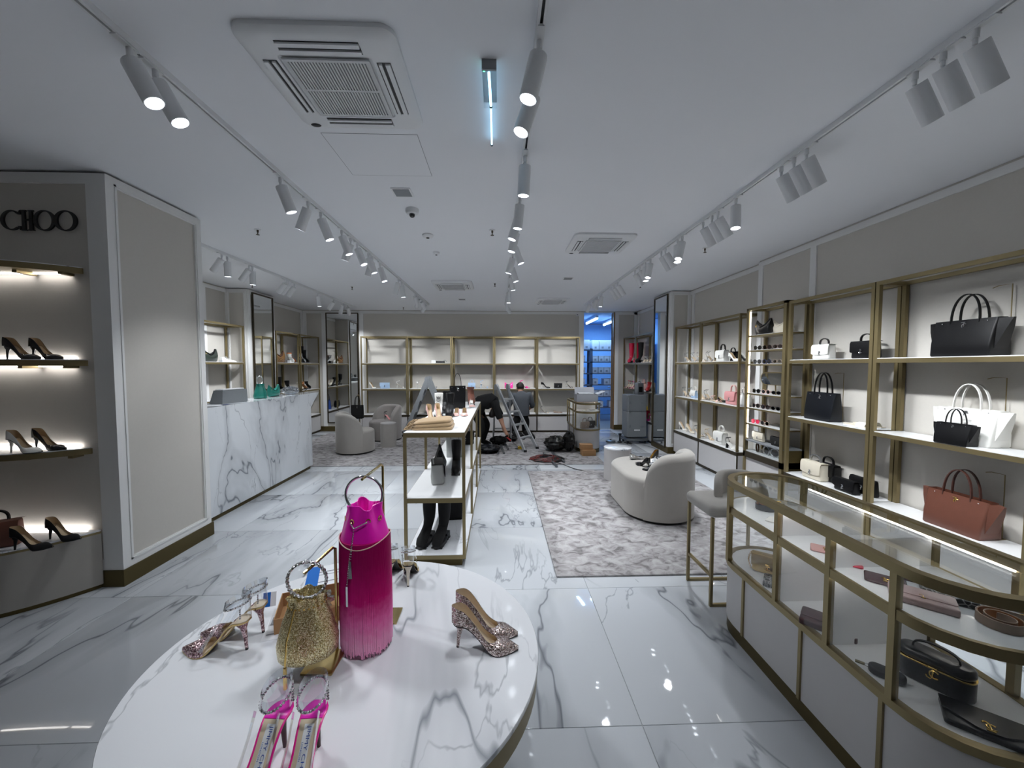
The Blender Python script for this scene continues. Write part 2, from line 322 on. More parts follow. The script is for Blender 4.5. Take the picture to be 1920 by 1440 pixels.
# walls
wl = struct('wall_left', M().box(WL-.12, WF, 0, WL, WB, H), 'wall_cloth')
wr = struct('wall_right', M().box(WR1, WF, 0, WR2+.12, 4.93, H).box(WR2, 4.93, 0, WR2+.12, WB, H), 'wall_cloth')
wb = struct('wall_back', M().box(WL-.12, WB, 0, 2.10, WB+.14, H).box(2.88, WB, 0, WR2+.12, WB+.14, H).box(2.10, WB, 2.93, 2.88, WB+.14, H), 'wall_cloth')
wf = struct('wall_front', M().box(WL-.12, WF-.12, 0, WR2+.12, WF, H), 'wall_cloth')
pil = struct('wall_pillar', M().box(WL, 2.83, 0, -2.74, 3.67, H-.012), 'wall_cloth')
pl = struct('wall_pilaster_left', M().box(WL, 6.9, 0, -4.38, 7.68, H-.012), 'wall_cloth')
prt = struct('wall_pilaster_right', M().box(3.08, 6.87, 0, WR2, 7.6, H-.012), 'wall_cloth')
_n = [0]
def trim(m, mt='trim_paint', name=None):
    _n[0] += 1; return struct(name or 'trim_%d' % _n[0], m, mt)
def face_frame(axis, at, out, a0, a1, z0, z1, wd=.07, pr=.014, double=True):
    # picture-frame moulding on a wall face; axis 'x': face at x=at facing out (+1/-1), running along y
    m = M(); q = at+out*pr
    def bar(u0, u1, v0, v1, d):
        if axis == 'x': m.box(at, u0, v0, at+out*d, u1, v1)
        else: m.box(u0, at, v0, u1, at+out*d, v1)
    bar(a0, a0+wd, z0, z1, pr); bar(a1-wd, a1, z0, z1, pr); bar(a0+wd, a1-wd, z1-wd, z1, pr); bar(a0+wd, a1-wd, z0, z0+wd, pr)
    if double:
        e = .012; g = wd-.022
        for u0, u1, v0, v1 in ((a0+g, a0+g+e, z0+g, z1-g), (a1-g-e, a1-g, z0+g, z1-g), (a0+g, a1-g, z1-g-e, z1-g), (a0+g, a1-g, z0+g, z0+g+e)): bar(u0, u1, v0, v1, pr+.006)
    return m
trim(face_frame('x', -2.74, 1, 2.83, 3.67, .12, 2.93))
m = M().box(-2.86, 2.816, .12, -2.726, 2.83, 2.93).box(WL, 2.816, 2.86, -2.86, 2.83, 2.93).box(-2.93, 2.816, .12, -2.86, 2.83, .2)
trim(m)
struct('baseboard_pillar', M().box(WL, 2.808, 0, -2.718, 2.83, .12).box(-2.74, 2.83, 0, -2.718, 3.69, .12).box(WL, 3.67, 0, -2.74, 3.69, .12), 'base_brass')
trim(face_frame('y', 6.9, -1, WL, -4.38, .12, 2.93, .06)); trim(face_frame('x', -4.38, 1, 6.9, 7.68, .12, 2.93, .07, .01, False))
trim(face_frame('y', 6.87, -1, 3.08, WR2, .12, 2.93, .06)); trim(face_frame('x', 3.08, -1, 6.87, 7.6, .06, 2.93, .06, .01, False))
struct('baseboard_pilaster_left', M().box(WL, 6.88, 0, -4.366, 6.9, .12).box(-4.38, 6.9, 0, -4.366, 7.68, .12), 'base_brass')
struct('baseboard_pilaster_right', M().box(3.064, 6.85, 0, WR2, 6.87, .12).box(3.064, 6.87, 0, 3.08, 7.6, .12), 'base_brass')
# wall panels: cornice strips and upright strips
trim(M().box(WL, 3.67, 2.87, WL+.014, 6.9, 2.93).box(WL, 7.68, 2.87, WL+.014, WB, 2.93).box(WL, 6.35, 0, WL+.014, 6.43, 2.87).box(WL, 9.4, 0, WL+.014, WB, 2.87))
trim(M().box(WL, WB-.014, 2.87, 2.10, WB, 2.93).box(-4.75, WB-.014, 0, -4.66, WB, 2.87).box(-4.3, WB-.014, .12, -4.2, WB, 2.88).box(-3.4, WB-.014, .12, -3.3, WB, 2.88).box(1.98, WB-.014, 0, 2.10, WB, 2.87))
trim(M().box(2.88, WB-.014, .1, 2.97, WB, 2.93).box(2.97, WB-.014, 2.87, WR2, WB, 2.93).box(3.36, WB-.014, .1, WR2, WB, 2.93))
trim(M().box(WR2-.014, 4.93, 2.87, WR2, 6.87, 2.93).box(WR2-.014, 6.72, 0, WR2, 6.8, 2.87).box(WR2-.014, 7.6, 2.87, WR2, WB, 2.93).box(WR2-.014, 9.4, 0, WR2, 9.48, 2.87))
trim(M().box(WR1-.014, WF, 2.87, WR1, 4.93, 2.93).box(WR1-.014, 4.02, 0, WR1, 4.1, 2.87).box(WR1-.014, 4.85, 0, WR1, 4.93, 2.87).box(WR1-.014, 1.9, 0, WR1, 1.98, 2.87))
struct('baseboard_back', M().box(-4.42, WB-.02, 0, -3.28, WB, .12).box(2.88, WB-.02, 0, 3.1, WB, .12), 'base_brass')
# tall mirrors let into the pilasters and the back wall
def mirror(label, axis, at, out, a0, a1, z0, z1):
    t = thing('wall_mirror', label, 'mirror', (at, (a0+a1)/2, z0) if axis == 'x' else ((a0+a1)/2, at, z0))
    fr = M(); wd = .022
    def bar(m, u0, u1, v0, v1, d0, d1):
        if axis == 'x': m.box(at+out*d0, u0, v0, at+out*d1, u1, v1)
        else: m.box(u0, at+out*d0, v0, u1, at+out*d1, v1)
    for u0, u1, v0, v1 in ((a0, a0+wd, z0, z1), (a1-wd, a1, z0, z1), (a0+wd, a1-wd, z1-wd, z1), (a0+wd, a1-wd, z0, z0+wd)): bar(fr, u0, u1, v0, v1, 0, .024)
    part(fr, 'frame', 'dark_bronze', t, True); g = M(); bar(g, a0+wd, a1-wd, z0+wd, z1-wd, 0, .012); part(g, 'glass', 'mirror', t, True)
mirror('tall narrow mirror on the left pilaster behind the marble desk', 'x', -4.37, 1, 7.0, 7.62, .2, 2.9)
mirror('tall bronze framed mirror on the back wall left of the shelves', 'y', WB, -1, -4.2, -3.42, .2, 2.885)
mirror('tall narrow mirror on the right pilaster beside the tall grey equipment case', 'x', 3.07, -1, 6.94, 7.54, .09, 2.91)
# stockroom behind the door opening
struct('wall_stockroom', M().box(1.6, 12.6, 0, 5.2, 12.7, H).box(1.5, WB+.14, 0, 1.6, 12.7, H).box(5.2, WB+.14, 0, 5.3, 12.7, H), 'store_wall')
struct('floor_stockroom', M().box(1.5, WB+.1, -.08, 5.3, 12.7, -.004), 'grey_plastic'); struct('ceiling_stockroom', M().box(1.5, WB+.1, H+.02, 5.3, 12.7, H+.12), 'store_wall')
d = struct('door_1', M().obox((3.0, 10.05, 1.45), (.045, .78, 2.9), (0, 0, -.37)), 'wood'); part(M().cyl((2.99, 10.3, 1.02), (2.95, 10.32, 1.02), .012).cyl((2.95, 10.32, 1.02), (2.91, 10.2, 1.02), .009), 'door_handle', 'steel', d, True)
trim(M().box(2.85, WB+.0, 0, 2.88, WB+.17, 2.93), 'wood')
for i, (x, y) in enumerate(((2.62, 10.9), (3.25, 11.3))):
    t = thing('fluorescent_light', ('fluorescent ceiling tube in the blue lit stockroom nearer the door', 'fluorescent ceiling tube deeper in the blue lit stockroom')[i], 'light', (x, y, H-.12), group='stockroom tubes')
    part(M().box(-.035, -.62, .06, .035, .62, .11).box(-.01, -.5, .1, .01, -.48, .14).box(-.01, .48, .1, .01, .5, .14), 'housing', 'white_plastic', t); part(M().cyl((0, -.6, .04), (0, .6, .04), .03), 'tube', 'tube_blue', t)
    ld = bpy.data.lights.new('stock_light', 'AREA'); ld.shape = 'RECTANGLE'; ld.size = .1; ld.size_y = 1.2; ld.energy = 20; ld.color = (.30, .58, 1.0); lo = bpy.data.objects.new('stock_light', ld); C.objects.link(lo); lo.parent = t
rk = []
for i, (x0, x1, y0) in enumerate(((1.75, 2.62, 10.85), (2.66, 3.6, 11.05))):
    t = thing('storage_rack', ('grey metal rack at left in the stockroom', 'grey metal rack at right in the stockroom')[i], 'rack', ((x0+x1)/2, y0+.2, 0), group='stockroom racks')
    for x in (x0, x1-.04):
        for y in (y0, y0+.36): part(M().box(x, y, 0, x+.04, y+.04, 2.1), 'post', 'rack_grey', t, True)
    for z in (.4, .72, 1.06, 1.39, 1.72, 2.07): part(M().box(x0, y0, z-.03, x1, y0+.4, z), 'shelf', 'rack_grey', t, True)
    rk.append((x0, x1, y0))
bxm = [M().rbox(0, 0, 0, .15, .3, .15, .002, .002, 1).mesh('box'), M().rbox(0, 0, 0, .19, .3, .27, .002, .002, 1).mesh('box'), M().box(-.03, -.152, .03, .03, -.1505, .09).mesh('label'), M().rbox(0, 0, .15, .156, .306, .02, .002, .002, 1).mesh('lid')]
_zn = {2.07: 'top shelf', 1.72: 'second shelf', 1.39: 'third shelf', 1.06: 'fourth shelf', .72: 'fifth shelf', .4: 'lowest shelf'}
for i, (x0, x1, y0) in enumerate(rk):
    for z in (.4, .72, 1.06, 1.39, 1.72, 2.07):
        x = x0+.13; k_ = 0
        while x < x1-.1:
            if random.random() < .86 or z > 2:
                put([('box', bxm[1] if z > 2 else bxm[0], 'box_white', None), ('end_label', bxm[2], 'grey_print', 0)] + ([] if z > 2 else [('lid', bxm[3], 'box_white', 0)]), 'shoe_box', 'white carton, %s from the left on the %s of the %s stockroom rack' % (ORD[k_], _zn[z], ('left', 'right')[i]), 'box', (x, y0+.18, z), random.uniform(-.04, .04), 1, group='cartons on the %s of the %s stockroom rack' % (_zn[z], ('left', 'right')[i]))
                k_ += 1
            x += .2 if z > 2 else .165
# ================================================================== ceiling fixtures
def rrect(hx_, hy_, r, q=6):
    p = []
    for qx, qy, a0 in ((1,1,0),(-1,1,PI/2),(-1,-1,PI),(1,-1,1.5*PI)):
        for k in range(q+1): a = a0+PI/2*k/q; p.append((qx*(hx_-r)+r*math.cos(a), qy*(hy_-r)+r*math.sin(a)))
    return p
pan = M(); pan.loft([[(x, y, 0) for x, y in rrect(.325, .325, .06)], [(x, y, -.018) for x, y in rrect(.325, .325, .06)], [(x, y, -.03) for x, y in rrect(.31, .31, .05)], [(x, y, -.036) for x, y in rrect(.285, .285, .04)], [(x, y, -.037) for x, y in rrect(.20, .20, .02)], [(x, y, -.030) for x, y in rrect(.196, .196, .02)]])
gr = M(); n_ = 27
for k in range(n_):
    x = -.17+.34*k/(n_-1)
    for y0, y1 in ((-.172, -.006), (.006, .172)): gr.box(x-.0035, y0, -.044, x+.0035, y1, -.036)
gr.box(-.185, -.185, -.044, .185, -.172, -.036).box(-.185, .172, -.044, .185, .185, -.036).box(-.185, -.172, -.044, -.172, .172, -.036).box(.172, -.172, -.044, .185, .172, -.036).box(-.172, -.006, -.0435, .172, .006, -.036)
gv = M().box(-.175, -.175, -.0375, .175, .175, -.0355)
slots = M(); flap = M()
for R_ in range(4):
    a = R_*PI/2; Rm = Matrix.Rotation(a, 4, 'Z')
    slots.add([tuple(Rm @ Vector(p)) for p in M().box(-.17, .212, -.0378, .17, .272, -.03).v], M().box(0,0,0,1,1,1).f)
    for yy, hh in ((.222, .016), (.254, .022)):
        tt = M().box(-.168, yy-hh/2+.006, -.046, .168, yy+hh/2+.004, -.037); flap.add([tuple(Rm @ Vector(p)) for p in tt.v], tt.f)
AC = [('panel', pan.mesh('panel'), 'white_plastic', None), ('grille', gr.mesh('grille'), 'grille_white', None), ('grille_backing', gv.mesh('gb'), 'grey_plastic', 1), ('outlet_slots', slots.mesh('slots'), 'black_plastic', None), ('louvre_flaps', flap.mesh('flaps'), 'white_plastic', 3), ('sensor', M().sph((-.255, .28, -.034), (.028, .018, .008)).mesh('sensor'), 'black_plastic', None)]
for x, y, lb in ((-.742, 1.92, 'large square ceiling air conditioner in front, with slatted grille'), (1.1, 4.26, 'square ceiling air conditioner right of the middle track'), (-.76, 6.5, 'ceiling air conditioner far back between left and middle tracks'), (1.09, 7.98, 'farthest ceiling air conditioner, near the stockroom door')):
    put(AC, 'ceiling_air_conditioner', lb, 'air conditioner', (x, y, H), 0, 1, group='ceiling air conditioners')
# emergency tube fitting
t = thing('emergency_light', 'slim emergency light with glowing blue tube on the ceiling', 'light', (-.04, 1.92, H))
part(M().box(-.035, -.15, -.03, .03, .12, 0), 'housing', 'glass', t); part(M().box(-.035, -.16, -.045, .03, -.15, 0), 'end_plate', 'grey_plastic', t)
part(M().cyl((-.004, -.14, -.045), (0, .1, -.03), .006).cyl((0, .11, -.03), (-.002, .44, -.03), .0045), 'tube', 'uv_tube', t); part(M().cyl((0, .1, -.03), (0, .11, -.03), .008).cyl((-.002, .44, -.03), (-.002, .452, -.03), .007).cyl((-.002, .445, -.03), (-.002, .445, 0), .003), 'tube_clip', 'black_plastic', t); part(M().sph((-.026, -.14, -.036), .005), 'indicator', 'green_dot', t)
# small ceiling devices
t = thing('ceiling_speaker', 'square recessed speaker grille in the ceiling', 'speaker', (-.75, 3.085, H)); part(M().prism(rrect(.075, .075, .006), -.006, 0), 'rim', 'white_plastic', t); part(M().prism(rrect(.062, .062, .004), -.008, -.004), 'grille', 'grey_plastic', t)
t = thing('dome_camera', 'white ceiling dome camera with black lens ball', 'camera', (-.747, 3.41, H)); part(M().lathe([(.055, 0), (.058, -.02), (.05, -.04), (.03, -.046)]), 'housing', 'white_plastic', t); part(M().sph((0, -.01, -.052), .025), 'lens', 'black_patent', t)
for x, y, r, lb in ((-.734, 4.06, .055, 'larger white smoke detector on the ceiling behind the dome camera'), (-.746, 4.67, .04, 'smaller white smoke detector further back on the ceiling')):
    t = thing('smoke_detector', lb, 'smoke detector', (x, y, H), group='smoke detectors'); part(M().lathe([(r, 0), (r*1.03, -.012), (r*.9, -.022), (r*.5, -.03)]), 'body', 'white_plastic', t); part(M().lathe([(r*.3, -.026), (r*.3, -.036)]), 'vent', 'black_plastic', t)
for i, (x, y, w) in enumerate(((-2.39, 3.96, 'left of the left track near the pillar'), (-.067, 3.9, 'beside the middle track'), (-.068, 6.36, 'beside the middle track far back'), (2.36, 4.4, 'right of the right track'), (-4.1, 6.6, 'above the shelf by the left pilaster'), (-2.5, 6.7, 'between the two left tracks'), (2.35, 6.4, 'far right near the pilaster'), (-2.2, 9.0, 'in front of the back wall shelves'))):
    t = thing('sprinkler', 'small fire sprinkler head %s' % w, 'sprinkler', (x, y, H), group='sprinklers'); part(M().lathe([(.03, 0), (.028, -.006)]), 'rosette', 'white_plastic', t); part(M().lathe([(.01, -.006), (.008, -.03), (.004, -.032), (.006, -.05)], n=10), 'body', 'dark_bronze', t); part(M().lathe([(.017, -.05), (.017, -.053)], n=12), 'deflector', 'dark_bronze', t)
for x, y, w in ((1.065, 5.98, 'small flush square speaker between middle and right tracks'), (-.75, 7.9, 'small flush square speaker far back left of the middle track')):
    t = thing('ceiling_speaker', w, 'speaker', (x, y, H)); part(M().prism(rrect(.075, .075, .006), -.006, 0), 'rim', 'white_plastic', t); part(M().prism(rrect(.062, .062, .004), -.008, -.004), 'grille', 'grey_plastic', t)
t = thing('wall_camera', 'tiny black camera set high in the back wall', 'camera', (1.93, WB-.02, 2.86)); part(M().rbox(0, 0, -.03, .06, .03, .06, .006, .004, 2), 'plate', 'white_plastic', t); part(M().cyl((0, -.015, 0), (0, -.022, 0), .012), 'lens', 'black_plastic', t)
# tracks and spotlights
adm = M().box(-.012, -.05, -.006, .012, .05, .004).cyl((0, .02, -.006), (0, .02, -.04), .012).cyl((0, .02, -.035), (0, .02, -.062), .008).mesh('adapter')
hb = M().lathe([(.0, -.012), (.037, -.012), (.038, -.016), (.038, -.19), (.034, -.19), (.032, -.165)], n=18, cap1=False).mesh('housing')
lens_ = M().lathe([(.0325, -.1685), (.018, -.1665), (.0, -.166)], n=18, cap1=False).mesh('lens')
def track(x, y0, y1, which, heads):
    t = thing('track_rail', 'white lighting track rail, the %s one on the ceiling' % which, 'track rail', (x, (y0+y1)/2, H)); L_ = (y1-y0)/2
    part(M().box(-.018, -L_, -.028, -.006, L_, 0).box(.006, -L_, -.028, .018, L_, 0).box(-.006, -L_, -.01, .006, L_, 0), 'rail', 'white_plastic', t); part(M().box(-.006, -L_, -.014, .006, L_, -.011), 'slot', 'black_plastic', t)
    part(M().box(-.02, -L_-.02, -.03, .02, -L_, 0).box(-.02, L_, -.03, .02, L_+.02, 0), 'end_cap', 'white_plastic', t)
    for i, (y, dx, dy, pw) in enumerate(heads):
        hid = sum(1 for q in heads if q[0] < 1.15)  # heads out of view, added to light the fronts of the goods
        s_ = thing('track_spotlight', ('white cylinder spotlight, %s from the front on the %s ceiling track' % (ORD[i-hid], which)) if i >= hid else ('white cylinder spotlight added out of view to light the goods, %s on the %s track' % (ORD[i], which)), 'spotlight', (x, y, H-.028), group='spotlights on the %s track' % which)
        link('adapter', adm, 'white_plastic', s_)
        dr = Vector((dx, dy, -1)).normalized(); q = Vector((0, 0, -1)).rotation_difference(dr)
        o = link('housing', hb, 'white_plastic', s_); o.location = (0, .02, -.052); o.rotation_mode = 'QUATERNION'; o.rotation_quaternion = q
        le = link('lens', lens_, 'lamp', o)
        if pw:
            ld = bpy.data.lights.new('spot', 'SPOT'); ld.energy = SPOT_W*pw; ld.spot_size = 1.3; ld.spot_blend = .7; ld.shadow_soft_size = .05; ld.color = LIGHT_COL
            lo = bpy.data.objects.new('spot', ld); C.objects.link(lo); lo.parent = o; lo.location = (0, 0, -.185)
a_, z_ = .42, 0.0
track(-1.53, -1.4, 8.45, 'left', [(1.69, .5, .05, .56), (1.81, .5, .12, .56), (2.79, .3, .2, 1), (3.18, -.45, .1, 1), (3.4, .35, .15, 1), (3.84, .35, .1, 1), (4.07, -.4, .1, 1), (4.25, .4, .0, 1), (4.6, .35, .1, 1), (4.75, -.35, .1, .8), (5.05, .3, .0, 1), (5.95, -.35, .2, 1), (6.15, .1, .1, 1), (7.1, .1, .85, 1.2), (7.4, -.45, .82, 1.2), (7.7, .3, .82, 1.2), (8.1, -.7, .8, 1.2)])
track(.165, -1.4, 8.6, 'middle', [(.3, -.3, .65, .7), (1.6, -.25, .0, .43), (1.85, -.35, -.1, .43), (2.46, -.05, .1, .6), (3.05, -.1, .1, .7), (3.35, -.3, .0, 1), (3.7, -.25, .0, 1), (4.15, .4, .0, 1), (4.55, -.3, .1, 1), (5.0, .3, .0, 1), (5.55, .2, .1, 1), (6.65, .0, .0, 1), (7.0, -.2, .85, 1.2), (7.7, .0, .82, 1.2), (8.2, .5, .8, 1.2)])  # first head is an added unseen one lighting the pink bag's front
track(1.87, -1.4, 8.4, 'right', [(.4, .75, .5, 1), (1.27, -.05, .0, .5), (1.49, .64, .05, .85), (1.6, .64, .05, .85), (1.71, .64, .05, .85), (2.32, .64, .1, .85), (2.42, .64, .1, .85), (2.53, .62, .1, .85), (3.02, -.05, -.1, .6), (3.27, .62, .0, .85), (3.36, .62, .05, .85), (3.51, .62, .1, .85), (3.91, -.25, -.1, 1), (4.01, -.05, -.1, 1), (4.31, .64, 0, .85), (4.42, .64, .05, .85), (4.74, -.2, -.1, 1), (4.9, .0, -.1, 1), (5.1, .64, .1, .85), (5.28, .64, .1, .85), (6.05, .64, 0, .85), (6.24, .62, .1, .85), (6.4, .64, .1, .85), (7.0, -.1, .1, 1), (7.3, -.3, .8, 1.1), (7.6, .6, .7, 1.1), (7.9, -.2, .9, 1.1)])  # first head is unseen, added as light for the brown tote
track(-3.28, 4.2, 8.95, 'far left', [(4.71, -.8, .1, 1), (4.8, -.05, .1, 1), (5.21, -.8, .1, 1), (5.28, -.05, .05, 1), (6.07, -.85, .1, 1), (6.16, -.85, .1, 1), (6.33, -.8, .15, 1), (7.14, .05, .1, 1), (7.8, -.8, .2, 1), (8.2, -.35, .3, 1), (8.5, -.1, .8, 1)])
# ================================================================== shelving
def unit_box(axis, wall, out):
    def B(m, s0, s1, d0, d1, z0, z1):
        if axis == 'x': m.box(wall+out*d0, s0, z0, wall+out*d1, s1, z1)
        else: m.box(s0, wall+out*d0, z0, s1, wall+out*d1, z1)
        return m
    return B
def bay(label, axis, wall, out, s0, s1, depth, levels=(1.665, 1.06), base=.45, top=2.29, group=None, pw=.026, name='shelf_unit', cab=True):
    B = unit_box(axis, wall, out); mid = (s0+s1)/2; g = .004; s0 += g; s1 -= g; W = .016
    t = thing(name, label, 'shelf unit', (wall+out*depth/2, mid, 0) if axis == 'x' else (mid, wall+out*depth/2, 0), group=group)
    P = lambda m, n, k: part(m, n, k, t, True)
    for a, b_ in ((s0, s0+pw), (s1-pw, s1)):
        P(B(M(), a, b_, depth-pw, depth, base if cab else 0, top), 'post', 'brass'); P(B(M(), a, b_, W, W+pw, base if cab else 0, top), 'post', 'brass')
    fr = M(); B(fr, s0+pw, s1-pw, depth-pw, depth, top-.03, top); B(fr, s0+pw, s1-pw, W, W+pw, top-.03, top)
    for a in (s0, s1-pw): B(fr, a, a+pw, W+pw, depth-pw, top-.03, top)
    P(fr, 'top_frame', 'brass')
    for z in levels:
        o = P(B(M(), s0+pw, s1-pw, W, depth, z-.04, z-.006), 'shelf', 'brass'); P_ = B(M(), s0+pw, s1-pw, W+.002, depth-.006, z-.006, z); part(P_, 'shelf_top', 'shelf_white', o, True)
    if cab:
        o = P(B(M(), s0, s1, W, depth-.02, .05, base-.05), 'cabinet', 'cabinet_grey')
        part(B(M(), s0+.012, s1-.012, depth-.02, depth-.006, .06, base-.055), 'door', 'cabinet_grey', o, True)
        part(B(M(), s0, s0+.01, depth-.02, depth-.003, .05, base-.05), 'door_edge', 'dark_bronze', o, True); part(B(M(), s1-.01, s1, depth-.02, depth-.003, .05, base-.05), 'door_edge', 'dark_bronze', o, True)
        P(B(M(), s0, s1, W, depth-.04, 0, .05), 'toe_kick', 'dark_bronze'); P(B(M(), s0, s1, W, depth, base-.05, base-.006), 'cabinet_band', 'dark_bronze'); P(B(M(), s0+.006, s1-.006, W, depth-.006, base-.006, base), 'cabinet_top', 'shelf_white')
    return t
GB = 'shelf bays along the back wall'
for i, (a, b_) in enumerate(((-3.24, -2.16), (-2.16, -1.12), (-1.12, -.12), (-.12, .9), (.9, 1.93))):
    bay('brass framed shelf bay on the back wall, %s from the left' % ORD[i], 'y', WB, -1, a, b_, .42, group=GB)
dec = 'brass shelf bay on %s wall, '
bay(dec % 'right' + 'farther bay of white heels beside the pilaster', 'x', WR2, -1, 5.97, 6.84, .29); bay(dec % 'right' + 'bay of small bags left of the sunglasses tower', 'x', WR2, -1, 4.97, 5.97, .29)
bay(dec % 'right' + 'bay with the black open tote beside the sunglasses tower', 'x', WR1, -1, 3.1, 4.05, .27, pw=.03); bay(dec % 'right' + 'nearest bay with large winged totes', 'x', WR1, -1, 2.1, 3.1, .27, pw=.03)
bay(dec % 'right' + 'corner bay holding pink tall boots', 'x', WR2, -1, 8.66, 9.5, .36); bay(dec % 'right' + 'corner bay behind the tall equipment case', 'x', WR2, -1, 7.66, 8.66, .36)
bay(dec % 'left' + 'bay with white trainers before the pilaster', 'x', WL, 1, 5.85, 6.86, .33); bay(dec % 'left' + 'bay with the leopard bag behind the desk', 'x', WL, 1, 7.7, 8.56, .39); bay(dec % 'left' + 'corner bay of ankle boots', 'x', WL, 1, 8.56, 9.45, .42)
# sunglasses tower
TY0, TY1, TD = 4.08, 4.75, .27
tw = thing('sunglasses_tower', 'narrow brass tower of sunglasses shelves with a lit left post', 'display tower', (WR1-TD/2, (TY0+TY1)/2, 0)); B = unit_box('x', WR1, -1)
for a, wd in ((TY0, .045), (TY1-.035, .035)):
    part(B(M(), a, a+wd, TD-.04, TD, 0, 2.31), 'post', 'brass', tw, True); part(B(M(), a, a+.03, .016, .046, .5, 2.31), 'post', 'brass', tw, True)
fr = M(); B(fr, TY0, TY1, TD-.03, TD, 2.28, 2.31); B(fr, TY0, TY1, .016, .046, 2.28, 2.31); B(fr, TY0, TY0+.03, .016, TD, 2.28, 2.31); B(fr, TY1-.03, TY1, .016, TD, 2.28, 2.31); part(fr, 'top_frame', 'brass', tw, True)
part(B(M(), TY1-.044, TY1-.036, TD-.03, TD-.022, .7, 2.27), 'led_strip', 'led', tw, True)
TZ = (1.976, 1.794, 1.625, 1.265, 1.085, .89)
for z in TZ:
    o = part(B(M(), TY0+.03, TY1-.035, .02, TD-.01, z-.022, z-.004), 'shelf', 'brass', tw, True); part(B(M(), TY0+.03, TY1-.035, .022, TD-.014, z-.004, z), 'shelf_top', 'shelf_white', o, True)
o = part(B(M(), TY0, TY1, .016, TD-.01, .665, .68), 'case_lid', 'grey_plastic', tw, True); part(B(M(), TY0+.045, TY1-.035, TD-.012, TD-.006, .55, .665), 'front_pane', 'glass', o, True); part(B(M(), TY0+.01, TY1-.01, .02, TD-.02, .53, .545), 'tray', 'shelf_white', o, True)
part(B(M(), TY0, TY1, .016, TD, .46, .53), 'base_band', 'dark_bronze', tw, True); part(B(M(), TY0+.03, TY1-.02, .016, TD-.02, .04, .46), 'base_cabinet', 'cabinet_grey', tw, True); part(B(M(), TY0, TY0+.012, .016, TD-.04, .04, .665), 'side_panel', 'base_brass', tw, True)
t = thing('tower_mirror', 'small horizontal oval tilting mirror in the sunglasses tower', 'mirror', (WR1-.2, 4.34, 1.45)); 
def slot(L_, r, n=10): return [(L_+r*math.cos(a), r*math.sin(a)) for a in [-PI/2+PI*k/n for k in range(n+1)]] + [(-L_+r*math.cos(a), r*math.sin(a)) for a in [PI/2+PI*k/n for k in range(n+1)]]
sl_, sr_ = slot(.14, .075), slot(.132, .067)
part(M().loft([[(.03, y, z) for y, z in sl_], [(-.004, y, z) for y, z in sl_], [(-.004, y*.95, z*.9) for y, z in sl_]], True, False), 'frame', 'brass', t); part(M().loft([[(-.002, y, z) for y, z in sr_], [(-.005, y, z) for y, z in sr_]]), 'glass', 'mirror', t); part(M().cyl((.02, 0, -.07), (.02, 0, -.185), .008), 'stem', 'brass', t)
t.rotation_euler = (0, -.06, 0)
# ================================================================== marble cash desk
t = thing('cash_desk', 'white marble cash desk with grey veins and slanted overhang', 'desk', (-3.3, 5.0, 0))
part(M().loft([[(-2.93, y, z) for y, z in ((3.9, .05), (6.08, .05), (6.06, .95), (6.34, 1.175), (3.9, 1.175))], [(-2.97, y, z) for y, z in ((3.9, .05), (6.08, .05), (6.06, .95), (6.34, 1.175), (3.9, 1.175))]]), 'front_slab', 'desk_marble', t, True)
part(M().box(-3.65, 3.9, .05, -2.97, 3.94, 1.175), 'end_slab', 'desk_marble', t, True); part(M().box(-3.65, 3.94, .07, -2.97, 6.06, 1.0), 'carcass', 'cabinet_grey', t, True); part(M().box(-3.3, 3.94, 1.145, -2.97, 6.3, 1.175), 'ledge', 'desk_marble', t, True); part(M().box(-3.7, 3.94, 1.0, -2.97, 6.06, 1.03), 'worktop', 'shelf_white', t, True); part(M().box(-3.63, 3.92, 0, -2.95, 6.04, .05), 'plinth', 'base_brass', t, True)
# ================================================================== round table
TZc, TX, TY, TA, TB = .66, -.485, 1.258, .614, .574
t = thing('round_table', 'round white marble display table with brass rim in front', 'table', (TX, TY, 0))
ell = lambda k: [(TA*k*math.cos(2*PI*i/96), TB*k*math.sin(2*PI*i/96)) for i in range(96)]
part(M().loft([[(x, y, TZc-.012) for x, y in ell(1)], [(x, y, TZc-.002) for x, y in ell(1)], [(x, y, TZc) for x, y in ell(.997)]]), 'tabletop', 'top_marble', t); part(M().loft([[(x, y, TZc-.075) for x, y in ell(.992)], [(x, y, TZc-.012) for x, y in ell(.996)]]), 'rim', 'brass', t)
part(M().lathe([(.3, 0), (.3, .03), (.24, .035), (.24, TZc-.075)], n=40), 'pedestal', 'base_brass', t)
# ================================================================== console shelf in the middle
t = thing('console_shelf', 'long brass console with three white shelf levels in the aisle', 'console', (-.51, 4.3, 0)); xs = (-.75, -.27); ys = (3.0, 3.865, 4.73, 5.6)
for k, y in enumerate(ys):
    for x in xs:
        yy = min(max(y, ys[0]+.011), ys[-1]-.011); part(M().box(x-(.022 if x > -.5 else .001), yy-.012, .066, x+(.001 if x > -.5 else .022), yy+.012, 1.05), 'leg', 'brass', t, True)
for zt, th, nm in ((1.08, .04, 'top'), (.56, .04, 'shelf'), (.1, .035, 'bottom_shelf')):
    fr = M(); z0 = zt-th
    for x in (xs[0], xs[1]-.02): fr.box(x, ys[0], z0, x+.02, ys[-1], zt-.004)
    for y in ys: fr.box(xs[0]+.02, max(ys[0], min(ys[-1]-.02, y-.01)), z0, xs[1]-.02, max(ys[0], min(ys[-1]-.02, y-.01))+.02, zt-.004)
    o = part(fr, nm+'_frame', 'brass', t, True)
    for k in range(3): part(M().box(xs[0]+.004, ys[k]+.004, zt-.014, xs[1]-.004, ys[k+1]-.002, zt), nm+'_panel', 'top_marble' if zt < .2 else 'shelf_white', o, True)
part(M().box(-.72, 3.03, 0, -.3, 5.57, .066), 'plinth', 'base_brass', t, True)
